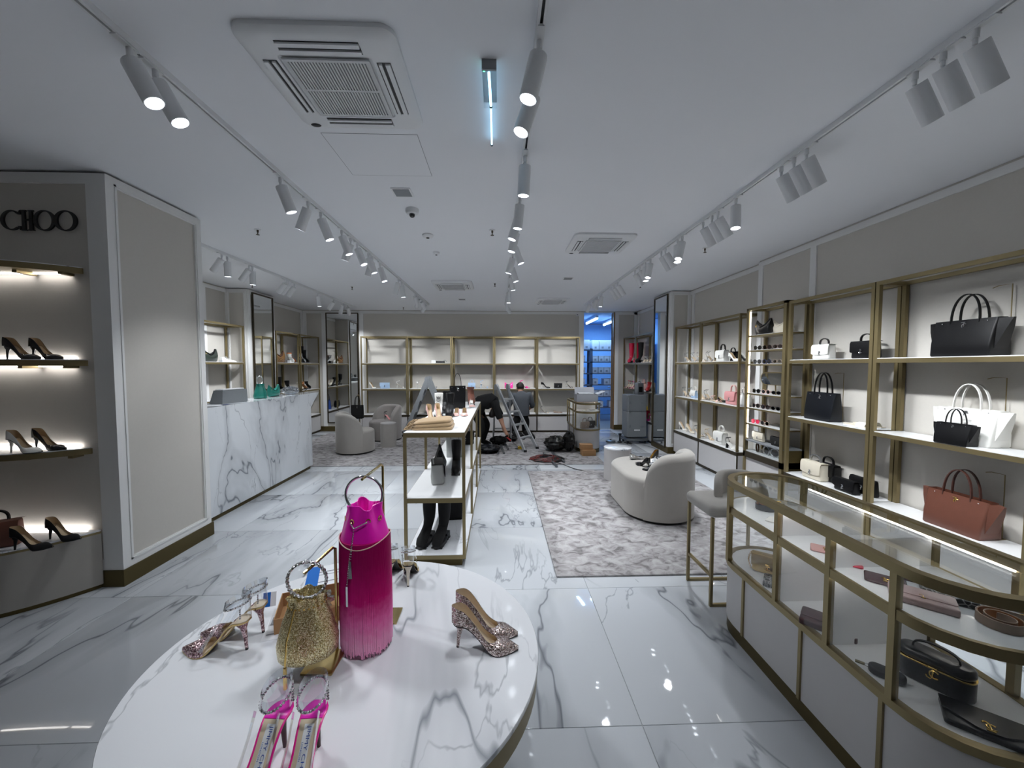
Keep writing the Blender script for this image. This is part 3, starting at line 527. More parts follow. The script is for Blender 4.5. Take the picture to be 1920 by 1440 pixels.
# ================================================================== glass vitrines
def stad(cx, y0, y1, R, i, n=12):
    r = R-i; a, b_ = y0+R, y1-R
    return [(cx+r*math.cos(PI*k/n), b_+r*math.sin(PI*k/n)) for k in range(n+1)] + [(cx+r*math.cos(PI+PI*k/n), a+r*math.sin(PI+PI*k/n)) for k in range(n+1)]
def ring(o, i, z0, z1):
    m = M(); n = len(o); rr = [[(x, y, z0) for x, y in o], [(x, y, z1) for x, y in o], [(x, y, z1) for x, y in i], [(x, y, z0) for x, y in i]]
    rr.append(rr[0]); return m.loft(rr, False, False)
def vitrine(label, cx, y0, y1, R, divs, pans):
    t = thing('glass_vitrine', label, 'display case', (cx, (y0+y1)/2, 0)); S = lambda i: stad(cx, y0, y1, R, i); Pz = lambda m, n, k: part(m, n, k, t, True)
    lo = lambda i, z0, z1: M().loft([[(x, y, z0) for x, y in S(i)], [(x, y, z1) for x, y in S(i)]])
    Pz(lo(.012, 0, .075), 'plinth', 'base_brass'); Pz(lo(.008, .075, .405), 'base_panel', 'cabinet_grey')
    for y in pans:
        for sx in (-1, 1): Pz(M().box(cx+sx*(R-.014), y-.008, .075, cx+sx*(R+.001), y+.008, .405), 'panel_strip', 'brass')
    Pz(ring(S(-.002), S(.03), .405, .435), 'lower_rail', 'brass'); Pz(lo(.03, .42, .43), 'lower_deck', 'shelf_white')
    o = Pz(ring(S(.0), S(.016), .725, .762), 'shelf_rail', 'brass'); part(lo(.016, .735, .762), 'shelf', 'shelf_white', o, True)
    Pz(ring(S(-.004), S(.03), .885, .92), 'top_rim', 'brass'); Pz(lo(.03, .908, .916), 'top_glass', 'glass')
    Pz(M().loft([[(x, y, .435) for x, y in S(.006)], [(x, y, .885) for x, y in S(.006)]], False, False), 'side_glass', 'glass')
    for y in list(divs)+[y0+R, y1-R*.75]:
        for sx in (-1, 1): Pz(M().box(cx+sx*(R-.024), y-.012, .435, cx+sx*(R+.0015), y+.012, .885), 'post', 'brass')
    for y in divs: Pz(M().box(cx-R+.03, y-.006, .43, cx+R-.03, y+.006, .735).box(cx-R+.03, y-.006, .762, cx+R-.03, y+.006, .88), 'divider', 'shelf_white')
    lm = M()
    for sx in (-1, 1): lm.box(cx+sx*(R-.032), y0+R, .878, cx+sx*(R-.026), y1-R, .885).box(cx+sx*(R-.022), y0+R, .72, cx+sx*(R-.018), y1-R, .725)
    Pz(lm, 'led_strip', 'led')
    return t
vitrine('long oval glass vitrine with brass frame, nearest on the right', 1.6, 1.02, 2.39, .235, (1.52, 1.82), (1.28, 1.65, 2.06))
vitrine('small oval glass vitrine far back, with cartons and a rubbish bag beside it', 1.66, 6.93, 8.2, .235, (7.4, 7.8), (7.3, 7.75))
# ================================================================== rug and carpet
single('rug', M().rbox(1.585, 4.27, .001, 2.31, 2.9, .014, .01, .005, 2), 'carpet', 'grey mottled rug under the oval bench and the stool', 'rug')
single('carpet', M().rbox(-1.15, 7.62, .001, 5.75, 2.98, .012, .01, .005, 2), 'carpet', 'large grey mottled carpet in front of the back wall shelves', 'carpet')
# ================================================================== seats
def shell(R, h, zs, a0, a1, th, ly=0, n=40, rise=.28, zb=.03):
    # curved backrest: sweep of a rounded section along an arc (stadium stretched by ly for the far half)
    m = M(); rings = []
    for i in range(n+1):
        u = i/n; a = a0+(a1-a0)*u; e = min(u, 1-u)/rise; hh = zs+(h-zs)*(math.sqrt(max(0, 1-(1-min(e, 1))**2)))
        hh = max(hh, zs+.002); c, s_ = math.cos(a), math.sin(a); q = min(th/2*.95, max(.001, (hh-zb)/2)); sec = [(R, zb), (R, hh-q)] + [(R-q+q*math.cos(b_), hh-q+q*math.sin(b_)) for b_ in (.5, 1.0, PI/2)] + [(R-th+q+q*math.cos(b_), hh-q+q*math.sin(b_)) for b_ in (PI/2+.5, PI/2+1.0, PI)] + [(R-th, zb)]
        rings.append([(r*c, r*s_+(ly if s_ > 0 else 0), z) for r, z in sec])
    return m.loft(rings)
def seat_pill(R, h, ly, re=.05, i0=0):
    o = lambda i: [((R-i)*math.cos(2*PI*k/48), (R-i)*math.sin(2*PI*k/48)+(ly if k < 24 else 0)) for k in range(49)] + [((R-i)*math.cos(0), 0)]
    lv = [(.03, 0)] + [(h-re*(1-math.sin(a)), re*(1-math.cos(a))) for a in (0, .4, .8, 1.2, PI/2)]
    return M().stack(o, lv)
t = thing('oval_bench', 'pale velvet oval bench with curved backrest at its near end', 'bench', (1.70, 4.05, .015))
part(seat_pill(.36, .44, .42), 'seat', 'velvet_grey', t); part(shell(.375, .70, .42, math.radians(228), math.radians(398), .15, .0), 'backrest', 'velvet_grey', t); part(M().loft([[(.34*math.cos(2*PI*k/32), .34*math.sin(2*PI*k/32)+(.42 if k < 16 else 0), z) for k in range(32)] for z in (0, .03)]), 'plinth', 'black_plastic', t)
for x, y, rz, lb, mt_ in ((-2.66, 7.17, .5, 'grey tub armchair seen from behind, nearer one on the carpet', 'velvet_grey'), (-2.47, 8.36, PI+.95, 'grey tub armchair with a sandal lying on its seat', 'velvet_dark')):
    t = thing('tub_armchair', lb, 'armchair', (x, y, .013), rz, 'tub armchairs')
    part(seat_pill(.33, .42, 0), 'seat', mt_, t); part(shell(.345, .74, .4, math.radians(75), math.radians(285), .12, 0, rise=.3), 'backrest', mt_, t); part(M().lathe([(.31, 0), (.31, .03)], n=32), 'plinth', 'black_plastic', t)
def drum(label, x, y, r, h, mt_='white_plastic', top='top_marble', z=.013):
    t = thing('drum_table', label, 'side table', (x, y, z)); part(M().lathe([(r, 0), (r, h-.02)], n=36), 'body', mt_, t); part(M().lathe([(r+.003, h-.02), (r+.003, h-.003), (r-.002, h)], n=36), 'top', top, t); return t
drum('white drum side table behind the oval bench', 1.66, 5.3, .185, .45, 'cabinet_grey', z=.016); drum('small grey drum table between the two tub armchairs', -2.19, 7.62, .15, .47, 'velvet_grey', 'cabinet_grey')
# stool
t = thing('counter_stool', 'grey velvet counter stool on a square brass frame beside the vitrine', 'stool', (1.63, 2.6, 0))
part(M().rbox(0, 0, .6, .5, .36, .08, .04, .03), 'seat', 'velvet_grey', t)
part(shell(.2, .84, .66, math.radians(10), math.radians(170), .05, 0, n=24, rise=.35, zb=.63).xf(T(.08, -.03, 0)), 'backrest', 'velvet_grey', t)
for sx in (-1, 1):
    for sy in (-1, 1): part(M().box(sx*.225-.009, sy*.155-.009, 0, sx*.225+.009, sy*.155+.009, .6), 'leg', 'brass', t)
fr = M()
for sy in (-1, 1): fr.box(-.225, sy*.155-.009, 0, .225, sy*.155+.009, .018)
fr.box(-.234, -.155, .2, -.216, .155, .218); part(fr, 'floor_bar', 'brass', t)
# ================================================================== curved pillar shelves
PC = -3.5      # centre of the niche arcs
def lens(x1, yb, dp, n=24):
    hw = x1-PC; p = []
    for k in range(n+1):
        u = -1+2*k/n; p.append((PC+u*hw, yb-dp*(1-abs(u)**2.3)-.01))
    return p + [(PC+hw, yb), (PC-hw, yb)]
for z, lb, mt_, lit in ((2.285, 'topmost', 'brass', 1), (1.645, 'middle', 'brass', 1), (1.02, 'lowest', 'top_marble', 0)):
    t = thing('curved_shelf', '%s curved brass edged shelf on the left pillar' % lb, 'shelf', (PC, 2.816, z)); pz = lens(-2.9, 2.816, .24)
    part(M().prism(pz, z-.045, z-.006), 'edge', 'brass', t, True); part(M().prism(lens(-2.905, 2.816, .235), z-.006, z), 'top', 'top_marble', t, True)
    if lit: part(M().box(PC-.5, 2.79, z-.052, -2.98, 2.805, z-.046), 'led_strip', 'led', t, True)
    part(M().box(PC-.5, 2.808, z+.002, -2.98, 2.8155, z+.012), 'back_led', 'led', t, True) if lb != 'topmost' else None
    part(M().box(-3.24, 2.7, z-.062, -3.21, 2.816, z-.045), 'bracket', 'brass', t, True); part(M().box(-2.99, 2.74, z-.062, -2.96, 2.816, z-.045), 'bracket', 'brass', t, True)
t = thing('curved_plinth', 'curved grey plinth with marble top at the foot of the pillar', 'plinth', (PC, 2.7, 0)); pz = lens(-2.86, 2.806, .43)
part(M().prism(lens(-2.875, 2.806, .42), 0, .03), 'toe_kick', 'base_brass', t, True); part(M().prism(pz, .03, .40), 'body', 'velvet_grey', t, True); part(M().prism(pz, .40, .415), 'edge', 'brass', t, True); part(M().prism(lens(-2.862, 2.806, .428), .415, .425), 'top', 'top_marble', t, True); part(M().box(PC-.5, 2.798, .427, -2.95, 2.8055, .437), 'back_led', 'led', t, True); part(M().box(-3.128, 2.38, .03, -3.12, 2.405, .40), 'joint_strip', 'dark_bronze', t, True)
# sign lettering on the pillar, each letter its own raised shape
t = thing('wall_sign', 'black raised lettering reading CHOO high on the left pillar', 'sign', (-3.17, 2.816, 2.53))
def ering(cx, rx, rz, tk, tn, a0=0, a1=2*PI, n=48, cz=.072):
    o = [(cx+rx*math.cos(a0+(a1-a0)*k/n), cz+rz*math.sin(a0+(a1-a0)*k/n)) for k in range(n+1)]
    i = [(cx+(rx-tk)*math.cos(a0+(a1-a0)*k/n), cz+(rz-tn)*math.sin(a0+(a1-a0)*k/n)) for k in range(n+1)]
    m = M(); rr = [[(x, 0, z) for x, z in o], [(x, -.011, z) for x, z in o], [(x, -.011, z) for x, z in i], [(x, 0, z) for x, z in i]]
    rr.append(rr[0]); m.loft(rr, False, False, closed=False)
    if abs(a1-a0) < 6.2:
        for k in (0, n): m.add([(o[k][0], 0, o[k][1]), (o[k][0], -.011, o[k][1]), (i[k][0], -.011, i[k][1]), (i[k][0], 0, i[k][1])], [(0, 1, 2, 3)])
    return m
part(ering(-.182, .072, .068, .022, .008, math.radians(48), math.radians(312)).prof([(-.142, .112), (-.124, .14), (-.12, .112)], -.011, 0).prof([(-.142, .032), (-.12, .032), (-.124, .004)], -.011, 0), 'letter', 'black_plastic', t, label='letter C')
hm = M()
for x0 in (-.112, -.064): hm.prof([(x0-.008, .002), (x0+.03, .002), (x0+.03, .009), (x0+.023, .009), (x0+.021, .133), (x0+.028, .133), (x0+.028, .141), (x0-.006, .141), (x0-.006, .133), (x0+.001, .133), (x0-.001, .009), (x0-.008, .009)], -.011, 0)
hm.prof([(-.094, .07), (-.06, .074), (-.06, .082), (-.094, .078)], -.011, 0)
part(hm, 'letter', 'black_plastic', t, label='letter H'); part(ering(.036, .074, .07, .024, .008), 'letter', 'black_plastic', t, label='first letter O'); part(ering(.176, .078, .07, .025, .008), 'letter', 'black_plastic', t, label='last letter O')
# ================================================================== footwear prototypes (toe towards +x, heel seat near x = 0, sole on z = 0)
def sm(a, b_, t): t = max(0, min(1, (t-a)/(b_-a))); return t*t*(3-2*t)
def lerp(tab, t):                                    # Catmull-Rom through the table
    for i in range(len(tab)-1):
        t0, v0 = tab[i]; t1, v1 = tab[i+1]
        if t <= t1:
            u = (t-t0)/(t1-t0); tm, vm = tab[i-1] if i else (t0-(t1-t0), v0-(v1-v0)); tp, vp_ = tab[i+2] if i+2 < len(tab) else (t1+(t1-t0), v1+(v1-v0))
            m0 = (v1-vm)/(t1-tm)*(t1-t0); m1 = (vp_-v0)/(tp-t0)*(t1-t0)
            return (2*u**3-3*u*u+1)*v0+(u**3-2*u*u+u)*m0+(-2*u**3+3*u*u)*v1+(u**3-u*u)*m1
    return tab[-1][1]
class Shoe:
    def __init__(s, L=.215, hh=.085, pt=1.0, tv=.66, toe='point', wide=1.0):
        s.L, s.hh, s.tv, s.toe, s.wd = L, hh, tv, toe, wide
        tip = .004 if toe == 'point' else .02
        s.wt = [(0, .012), (.03, .02), (.1, .027), (.25, .0245), (.42, .023), (.6, .034), (.7, .038), (.8, .0315 if toe == 'point' else .037), (.9, .0185 if toe == 'point' else .031), (.97, .0085 if toe == 'point' else .024), (1, tip)]
    def zs(s, t): return s.hh*(1-sm(.14, .66, t)) + .004*sm(.85, 1, t)
    def w(s, t): return lerp(s.wt, t)*s.wd
    def side(s, t): return lerp([(0, .055), (.1, .052), (.3, .034), (.5, .024), (s.tv, .03), (.8, .03), (1, .009)], t)
    def th(s, t):                                    # how far up the section is closed: 1 = full dome
        if t >= s.tv: return 1.0
        u = (s.tv-t)/s.tv
        return 1.0-.52*min(1, (u/.22))**.5 if u < .22 else .48
    def P(s, t, a, inset=0):                         # a 0..PI/2 from sole edge to crown
        w_ = max(s.w(t)-inset, .001); hgt = s.side(t)
        if t < s.tv: k = math.sin(PI/2*s.th(t)) ; z = hgt*math.sin(a)/k
        else: z = (hgt-inset)*math.sin(a)
        y = w_*math.cos(a)**.75 if a < PI/2-1e-6 else 0
        return t*s.L, y, s.zs(t)+.003+z
    def upper(s, t0=0, t1=1, inset=0, n=34, k=7):
        m = M()
        ts = [t0+(t1-t0)*i/n for i in range(n+1)]
        for sg in (-1, 1):
            g = []
            for t in ts:
                am = PI/2*s.th(t)
                g.append([(lambda p: (p[0], sg*p[1], p[2]))(s.P(t, am*j/k, inset)) for j in range(k+1)])
            m.loft(g, False, False, closed=False)
        if t0 == 0:                                  # close the back of the heel counter
            am = PI/2*s.th(0); b_ = [s.P(0, am*j/k, inset) for j in range(k+1)]
            m.loft([[(p[0], p[1], p[2]) for p in b_], [(p[0]-.006, p[1]*.6, p[2]) for p in b_], [(p[0]-.0075, 0, p[2]) for p in b_], [(p[0]-.006, -p[1]*.6, p[2]) for p in b_], [(p[0], -p[1], p[2]) for p in b_]], False, False, closed=False)
        return m
    def sheet(s, z0, z1, k=1.0, t0=0, t1=1, n=30):   # insole / outsole slab following the last
        r = []
        for i in range(n+1):
            t = t0+(t1-t0)*i/n; w_ = s.w(t)*k; z = s.zs(t); r.append([(t*s.L, -w_, z+z0), (t*s.L, w_, z+z0), (t*s.L, w_, z+z1), (t*s.L, -w_, z+z1)])
        return M().loft(r)
    def heel(s, r=.0045, top=.021, blk=False, fl=0):
        h = s.hh; r_ = [(.026, h+.003, top), (.024, h-.012, top*.82), (.02, h*.72, top*.45 if not blk else top*.9), (.015+fl, h*.4, r*1.35 if not blk else top*.85), (.012+fl*1.6, .0, r if not blk else top*.85)]
        return M().loft([[(x+q*math.cos(2*PI*k/14)*(1 if not blk else .9), q*math.sin(2*PI*k/14), z) for k in range(14)] for x, z, q in r_])
    def strapover(s, t, hgt, w_=.008, out=.002, n=12):
        z = s.zs(t); ww = s.w(t)+out; return M().strap([(t*s.L, ww*math.cos(PI*k/n), z+hgt*math.sin(PI*k/n)+.002) for k in range(n+1)], w_, .0016, (1, 0, 0))
    def anklering(s, z, rx=.036, ry=.03, cx=.03, tl=.0, n=28): return [(cx+rx*math.cos(2*PI*k/n), ry*math.sin(2*PI*k/n), z+tl*math.cos(2*PI*k/n)) for k in range(n)]
S85 = Shoe(); S100 = Shoe(hh=.1); S65 = Shoe(hh=.062); S20 = Shoe(hh=.018, L=.235); SR = Shoe(hh=.085, toe='round'); SF = Shoe(hh=.012, L=.24, toe='point', tv=.68)
def pump_proto(S, r=.0045, blk=False, t1=1):
    sole = S.sheet(-.001, .003, 1.0); lin_ = S.upper(inset=.0018); lin_.add(S.sheet(.0035, .005, .94, .01, .97).v, S.sheet(.0035, .005, .94, .01, .97).f)
    return [('upper', S.upper().mesh('upper', 1.2), 'black_patent', None), ('lining', lin_.mesh('lining', 1.2), 'nude_lining', None), ('sole', sole.mesh('sole'), 'black_plastic', None), ('heel', S.heel(r, blk=blk).mesh('heel'), 'black_patent', None), ('heel_tip', M().cyl((.012, 0, -.0005), (.012, 0, .005), .0048 if not blk else .018).mesh('tip'), 'black_plastic', 3)]
PUMP = pump_proto(S85); PUMP100 = pump_proto(S100); PUMP65 = pump_proto(S65)
FLAT = [p for p in pump_proto(SF)[:3]] + [('bow', M().sph((.165, 0, .045), (.012, .02, .007)).mesh('bow'), 'nude', None)]
def slingback(S, open_to=.56):
    # toe box with a clear ankle strap and a crystal chain
    up = S.upper(open_to, 1.0); vamp_lin = S.upper(open_to, 1.0, .0018); ins = S.sheet(.0035, .006, .95, .01, .97); vamp_lin.add(ins.v, ins.f)
    z = S.hh+.056; ch = S.anklering(z, .038, .031, .036, -.012, 34); pv = S.anklering(z+.012, .038, .031, .036, -.012)
    clear = M(); rows = []
    for u in (0, .35, .7, 1.0, 1.25):
        row = []
        for k in range(17):
            a = PI*.5+PI*k/16*1.0; ex, ey = .036+.038*math.cos(a), .031*math.sin(a); bx_, by_ = .026+.03*math.cos(a), .024*math.sin(a)
            row.append((bx_+(ex-bx_)*min(u, 1), by_+(ey-by_)*min(u, 1), S.hh+.004+(z-S.hh)*u))
        rows.append(row)
    clear.loft(rows, False, False, closed=False); clear.strap(pv+[pv[0]], .022, .0012, (-.25, 0, 1))
    for sg in (-1, 1): clear.strap([(open_to*S.L+.01, sg*S.w(open_to)*.98, S.zs(open_to)+.014), (.4*S.L, sg*.029, S.zs(.4)+.05), (.3*S.L, sg*.0285, z-.012)], .012, .0012, (.6, 0, .8))
    beads = M()
    for k in range(len(ch)): beads.sph(ch[k], .0036, 6, 4)
    for k in range(5): beads.sph((.036+.038*math.cos(2.2), .032*math.sin(2.2), z-.006-.007*k), .003, 6, 4)
    return [('vamp', up.mesh('vamp', 1.2), 'glitter_rose', None), ('insole', vamp_lin.mesh('insole', 1.2), 'nude', None), ('sole', S.sheet(-.001, .0035, 1.0).mesh('sole'), 'metal_gold_leather', None), ('heel', S.heel().mesh('heel'), 'glitter_rose', None), ('clear_strap', clear.mesh('strap', 1.0), 'pvc', None), ('crystal_chain', beads.mesh('beads'), 'crystal', 4), ('heel_tip', M().cyl((.012, 0, -.0005), (.012, 0, .006), .0048).mesh('tip'), 'black_plastic', 3)]
SLING = slingback(S100, .6)
def sandal(S, r=.0045, blk=False):
    st = S.strapover(.72, .034, .02); st2 = S.strapover(.64, .038, .007); z = S.hh+.07; an = S.anklering(z, .035, .029, .032, .012)
    ank = M().strap(an+[an[0]], .007, .0016, (0, 0, 1))
    for sg in (-1, 1): ank.strap([(.03, sg*.025, S.hh+.003), (.012, sg*.025, S.hh+.035), (.006, sg*.014, z-.01)], .008, .0016, (1, 0, 0))
    return [('insole', S.sheet(.0015, .006, 1.0).mesh('insole'), 'nude', None), ('sole', S.sheet(-.0015, .0015, 1.0).mesh('sole'), 'black_plastic', None), ('heel', S.heel(r, blk=blk).mesh('heel'), 'silver_leather', None), ('toe_strap', st.add(st2.v, st2.f).mesh('toe_strap'), 'silver_leather', None), ('ankle_strap', ank.mesh('ankle'), 'silver_leather', None)]
SANDAL = sandal(SR); SANDALB = sandal(Shoe(hh=.07, toe='round'), .012, True); SFLAT = [p for p in sandal(Shoe(hh=.014, toe='round', L=.235)) if p[0] != 'heel']
def boot(h, foot=.25, blk=.03, shaft=.046, toe=.03, laces=False, flare=1.0, lug=False):
    # ring sections along a curve from toe to ankle, then up the shaft
    m = M(); rings = []; n = 18
    for x, z, rx, ry in ((foot+.004, .034, .008, .012), (foot-.008, .038+blk*.1, .03, .03), (foot-.045, .046+blk*.15, .04, .042), (foot-.095, .056+blk*.3, .047, .042), (foot-.15, .08+blk*.6, .058, .039), (.065, .1+blk*.8, .066, .038)):
        c = min(1, (foot-x)/(foot-.065)); a = c*1.15
        rings.append([(x-math.sin(a)*rx*math.sin(2*PI*k/n)*.8, ry*math.cos(2*PI*k/n), z+math.cos(a)*rx*math.sin(2*PI*k/n)) for k in range(n)])
    for u in range(7):
        f = u/6; z = .13+blk+(h-.13-blk)*f; r_ = shaft*(.92+.18*math.sin(f*PI*.6))*(1+(flare-1)*f)
        rings.append([(.045-math.sin(2*PI*k/n)*r_*1.08-.004*f, r_*math.cos(2*PI*k/n)*.9, z) for k in range(n)])
    m.loft(rings, True, False)
    top = rings[-1]; m.loft([top, [(x*.9+.0045, y*.88, z-.002) for x, y, z in top], [(x*.85+.007, y*.8, z-.06) for x, y, z in top]], False, True)
    out = lambda k: [(foot+.002-.0, 0)] and [( .5*foot+.5*foot*math.cos(a)*1.02+.0, (.041 if math.cos(a) > -.2 else .034)*math.sin(a)*k) for a in [2*PI*i/28 for i in range(28)]]
    sole = M().prism(out(1.0), 0.0 if blk < .02 else .0, .014) if not lug else M().prism(out(1.1), .006, .028)
    if lug:
        for i in range(6): sole.box(.02+i*.038, -.04, 0, .042+i*.038, .04, .01)
    heel = M().prism([(.0, -.03), (.07, -.03), (.075, 0), (.07, .03), (.0, .03), (-.006, 0)], 0, blk+.012)
    pr = [('shaft', m.mesh('shaft', 1.3), 'black_leather', None), ('sole', sole.mesh('sole'), 'black_plastic', None), ('heel', heel.mesh('heel'), 'black_plastic', None)]
    if laces:
        lm = M()
        for i in range(6): z = .12+blk+i*(h-.15)/6; lm.strap([(.105-i*.004, -.022, z), (.112-i*.005, 0, z+.008), (.105-i*.004, .022, z)], .006, .003)
        pr.append(('laces', lm.mesh('laces'), 'white_leather', None))
    return pr
BOOT_ANKLE = boot(.2, blk=.045); BOOT_CHELSEA = boot(.3, blk=.03, lug=True, shaft=.05); BOOT_COMBAT = boot(.24, blk=.03, laces=True, lug=True); BOOT_TALL = boot(.46, blk=.05, shaft=.052, flare=1.15)
def sneaker():
    S = Shoe(hh=.022, L=.26, toe='round', tv=.6, wide=1.15); up = S.upper(n=30)
    so = S.sheet(-.022, .006, 1.06); so.v = [(x, y, max(z, 0)) for x, y, z in so.v]
    la = M()
    for i in range(4): la.add(S.strapover(.46+i*.05, .05-.003*i, .006).v, S.strapover(.46, .05, .006).f)
    return [('upper', up.mesh('upper', 1.2), 'white_leather', None), ('lining', S.upper(inset=.003).mesh('lining', 1.2), 'grey_fabric_bag', None), ('sole', so.mesh('sole'), 'white_plastic', None), ('laces', la.mesh('laces'), 'white_leather', None), ('tongue', M().strap([(.1, 0, .05), (.075, 0, .085)], .04, .006, (0, 1, 0)).mesh('tongue'), 'white_leather', None)]
SNEAK = sneaker()
def slide():
    S = Shoe(hh=.012, L=.25, toe='round', wide=1.15); a = S.strapover(.66, .045, .075)
    return [('footbed', S.sheet(.004, .012, 1).mesh('fb'), 'cream_leather', None), ('sole', S.sheet(-.01, .004, 1.02).mesh('sole'), 'white_plastic', None), ('band', a.mesh('band'), 'white_leather', None)]
SLIDE = slide()
MULE = [p for p in pump_proto(SF)[:3]]
# ================================================================== bag prototypes (front towards -y, centred, base on z = 0)
def arc(w, h, z0, y=0, n=14, sq=1.0): return [(-w*math.cos(PI*k/n) if True else 0, y, z0+h*math.sin(PI*k/n)**sq) for k in range(n+1)]
def emblem(s=1.0, y=0, z=0, x=0):        # small interlocked clasp drawn as two bent wires on a bar
    r = .0022*s; m = M()
    m.tube([(x-.008*s, y, z+.016*s), (x+.010*s, y, z+.016*s)], r, 6).tube([(x+.002*s, y, z+.016*s), (x+.002*s, y, z-.012*s), (x-.003*s, y, z-.018*s), (x-.010*s, y, z-.016*s), (x-.012*s, y, z-.010*s)], r, 6)
    m.tube([(x+.006*s+.011*s*math.cos(a), y-.001, z-.002*s+.011*s*math.sin(a)) for a in [.8+4.7*k/12 for k in range(13)]], r, 6); return m
def rrect2(w, d, r=.012, q=3, dy=0): return [(x, y+dy) for x, y in rrect(w/2, d/2, min(r, w/2.01, d/2.01), q)]
def tote(w=.34, d=.15, h=.24, wing=.05, hh=.2, soft=0):
    b = M(); lv = [(0, .92, 1.0), (.01, .96, 1.04), (h*.35, .98, .95), (h*.7, 1.0, .72), (h*.93, 1.02, .5), (h, 1.02, .46)]
    b.loft([[(x, y, z) for x, y in rrect2(w*a, d*c)] for z, a, c in lv], True, False)
    b.loft([[(x, y, z) for x, y in rrect2(w*a-.008, d*c-.008)] for z, a, c in reversed(lv[2:])], False, True)
    gus = []
    for sg in (-1, 1): gus.append(M().loft([[(sg*(w*.48), -d*.3, h*.2), (sg*(w*.48), d*.3, h*.2), (sg*(w*.49), d*.3, h*.2), (sg*(w*.49), -d*.3, h*.2)], [(sg*(w*.5), -d*.28, h*.7), (sg*(w*.5), d*.28, h*.7), (sg*(w*.52+wing*.6), d*.16, h*.72), (sg*(w*.52+wing*.6), -d*.16, h*.72)], [(sg*(w*.505), -d*.22, h*.97), (sg*(w*.505), d*.22, h*.97), (sg*(w*.51+wing), d*.05, h*.97), (sg*(w*.51+wing), -d*.05, h*.97)]]))
    hd = []
    for y in (-d*.22, d*.22): hd.append(M().strap([(p[0], p[1]+(.01 if y < 0 else -.01)*math.sin(PI*k/18), p[2]) for k, p in enumerate(arc(w*.23, hh, h*.86, y, 18, .72))], .014, .006, (0, 1, 0)))
    em = emblem(1.3, -d*.26-.005, h*.84); st = M()
    for x in (-.36, .36): st.sph((x*w, -d*.25-.002, h*.93), .004, 8, 5)
    return [('body', b.mesh('body', 1.0), 'black_leather', None), ('handle', hd[0].mesh('handle'), 'black_leather', None), ('handle', hd[1].mesh('handle'), 'black_leather', None), ('clasp', em.mesh('clasp'), 'silver', None), ('stud', st.mesh('stud'), 'silver', 0)] + ([('wing', g.mesh('wing'), 'black_leather', None) for g in gus] if wing else [])
TOTE = tote(); TOTE_OPEN = tote(.33, .12, .27, 0, .23); TOTE_TALL = tote(.25, .13, .3, 0, .24); TOTE_NARROW = tote(.2, .12, .29, 0, .2)
def flapbag(w=.2, d=.09, h=.145, handle=True, chain=True, hh=.06):
    b = M().rbox(0, 0, 0, w, d, h, .02, .014, 4, .006); f = M()
    cs = [(y, z) for y, z in ((d/2-.004, h-.004), (0, h+.004), (-d/2+.004, h+.002), (-d/2-.005, h-.018), (-d/2-.007, h*.5), (-d/2-.006, h*.3))]
    rings = []
    for i, (y, z) in enumerate(cs):
        u = i/(len(cs)-1); ww = (w/2+.002)*(1 if u < .75 else .985); rings.append([(x, y, z+(.012*(abs(x)/ww)**4 if u > .95 else 0)) for x in [ww*(-1+2*k/12) for k in range(13)]])
    f.loft([[(x, y+.002, z) for x, y, z in r] for r in rings], False, False, closed=False); f.loft(list(reversed(rings)), False, False, closed=False)
    pr = [('body', b.mesh('body'), 'white_leather', None), ('flap', f.mesh('flap', 1.0), 'white_leather', None), ('clasp', emblem(1.0, -d/2-.009, h*.42).mesh('clasp'), 'silver', 1)]
    if handle: pr.append(('handle', M().strap([(x, y, z) for x, y, z in arc(w*.26, hh, h, 0, 14, .6)], .016, .008, (0, 1, 0)).mesh('handle'), 'black_leather', None)); pr.append(('handle_ring', M().tube([(-w*.26, .008*math.cos(a), h+.004+.008*math.sin(a)) for a in [2*PI*k/10 for k in range(10)]], .0016, 5, True).tube([(w*.26, .008*math.cos(a), h+.004+.008*math.sin(a)) for a in [2*PI*k/10 for k in range(10)]], .0016, 5, True).mesh('ring'), 'silver', 3))
    if chain:
        c = M()
        for k in range(14): u = k/13; c.tube([(-w/2-.006-.012*math.sin(PI*u)+.004*math.cos(a)*(k % 2), .006*math.sin(a)*(1-(k % 2)), h*.95-u*h*.9+.006*math.sin(a if k % 2 else 0)+.006*math.cos(a)*(1-(k % 2))) for a in [2*PI*q/6 for q in range(6)]], .0013, 4, True)
        pr.append(('chain', c.mesh('chain'), 'silver', None))
    return pr
FLAP = flapbag(); FLAP_NC = flapbag(chain=False); CLUTCH = flapbag(.22, .05, .13, False, False); MINI = flapbag(.17, .08, .13, True, False, .07)
def hobo(w=.26, d=.12, h=.2):
    b = M(); n = 20; rings = []
    for k in range(13):
        u = -1+2*k/12; x = u*w/2; dip = h*(.62+.38*abs(u)**1.6); dd = d/2*(1-.45*u*u)
        rings.append([(x*(1+.03*math.sin(q)), dd*math.cos(q)*(1-.55*max(0, math.sin(q))), dip*.5+dip*.5*math.sin(q)) for q in [2*PI*i/n for i in range(n)]])
    b.loft(rings); st = M().tube([(-w*.48, 0, h*.9), (-w*.4, -.02, h*.72), (-w*.1, -.035, h*.5), (w*.2, -.02, h*.62), (w*.45, 0, h*.95)], .012, 8)
    return [('body', b.mesh('body', 1.2), 'black_leather', None), ('strap', st.mesh('strap'), 'black_leather', None), ('clasp', M().tube([(-w*.4+.012*math.cos(a), -.034, h*.6+.012*math.sin(a)) for a in [2*PI*k/12 for k in range(12)]], .002, 5, True).mesh('clasp'), 'gold', None)]
HOBO = hobo()
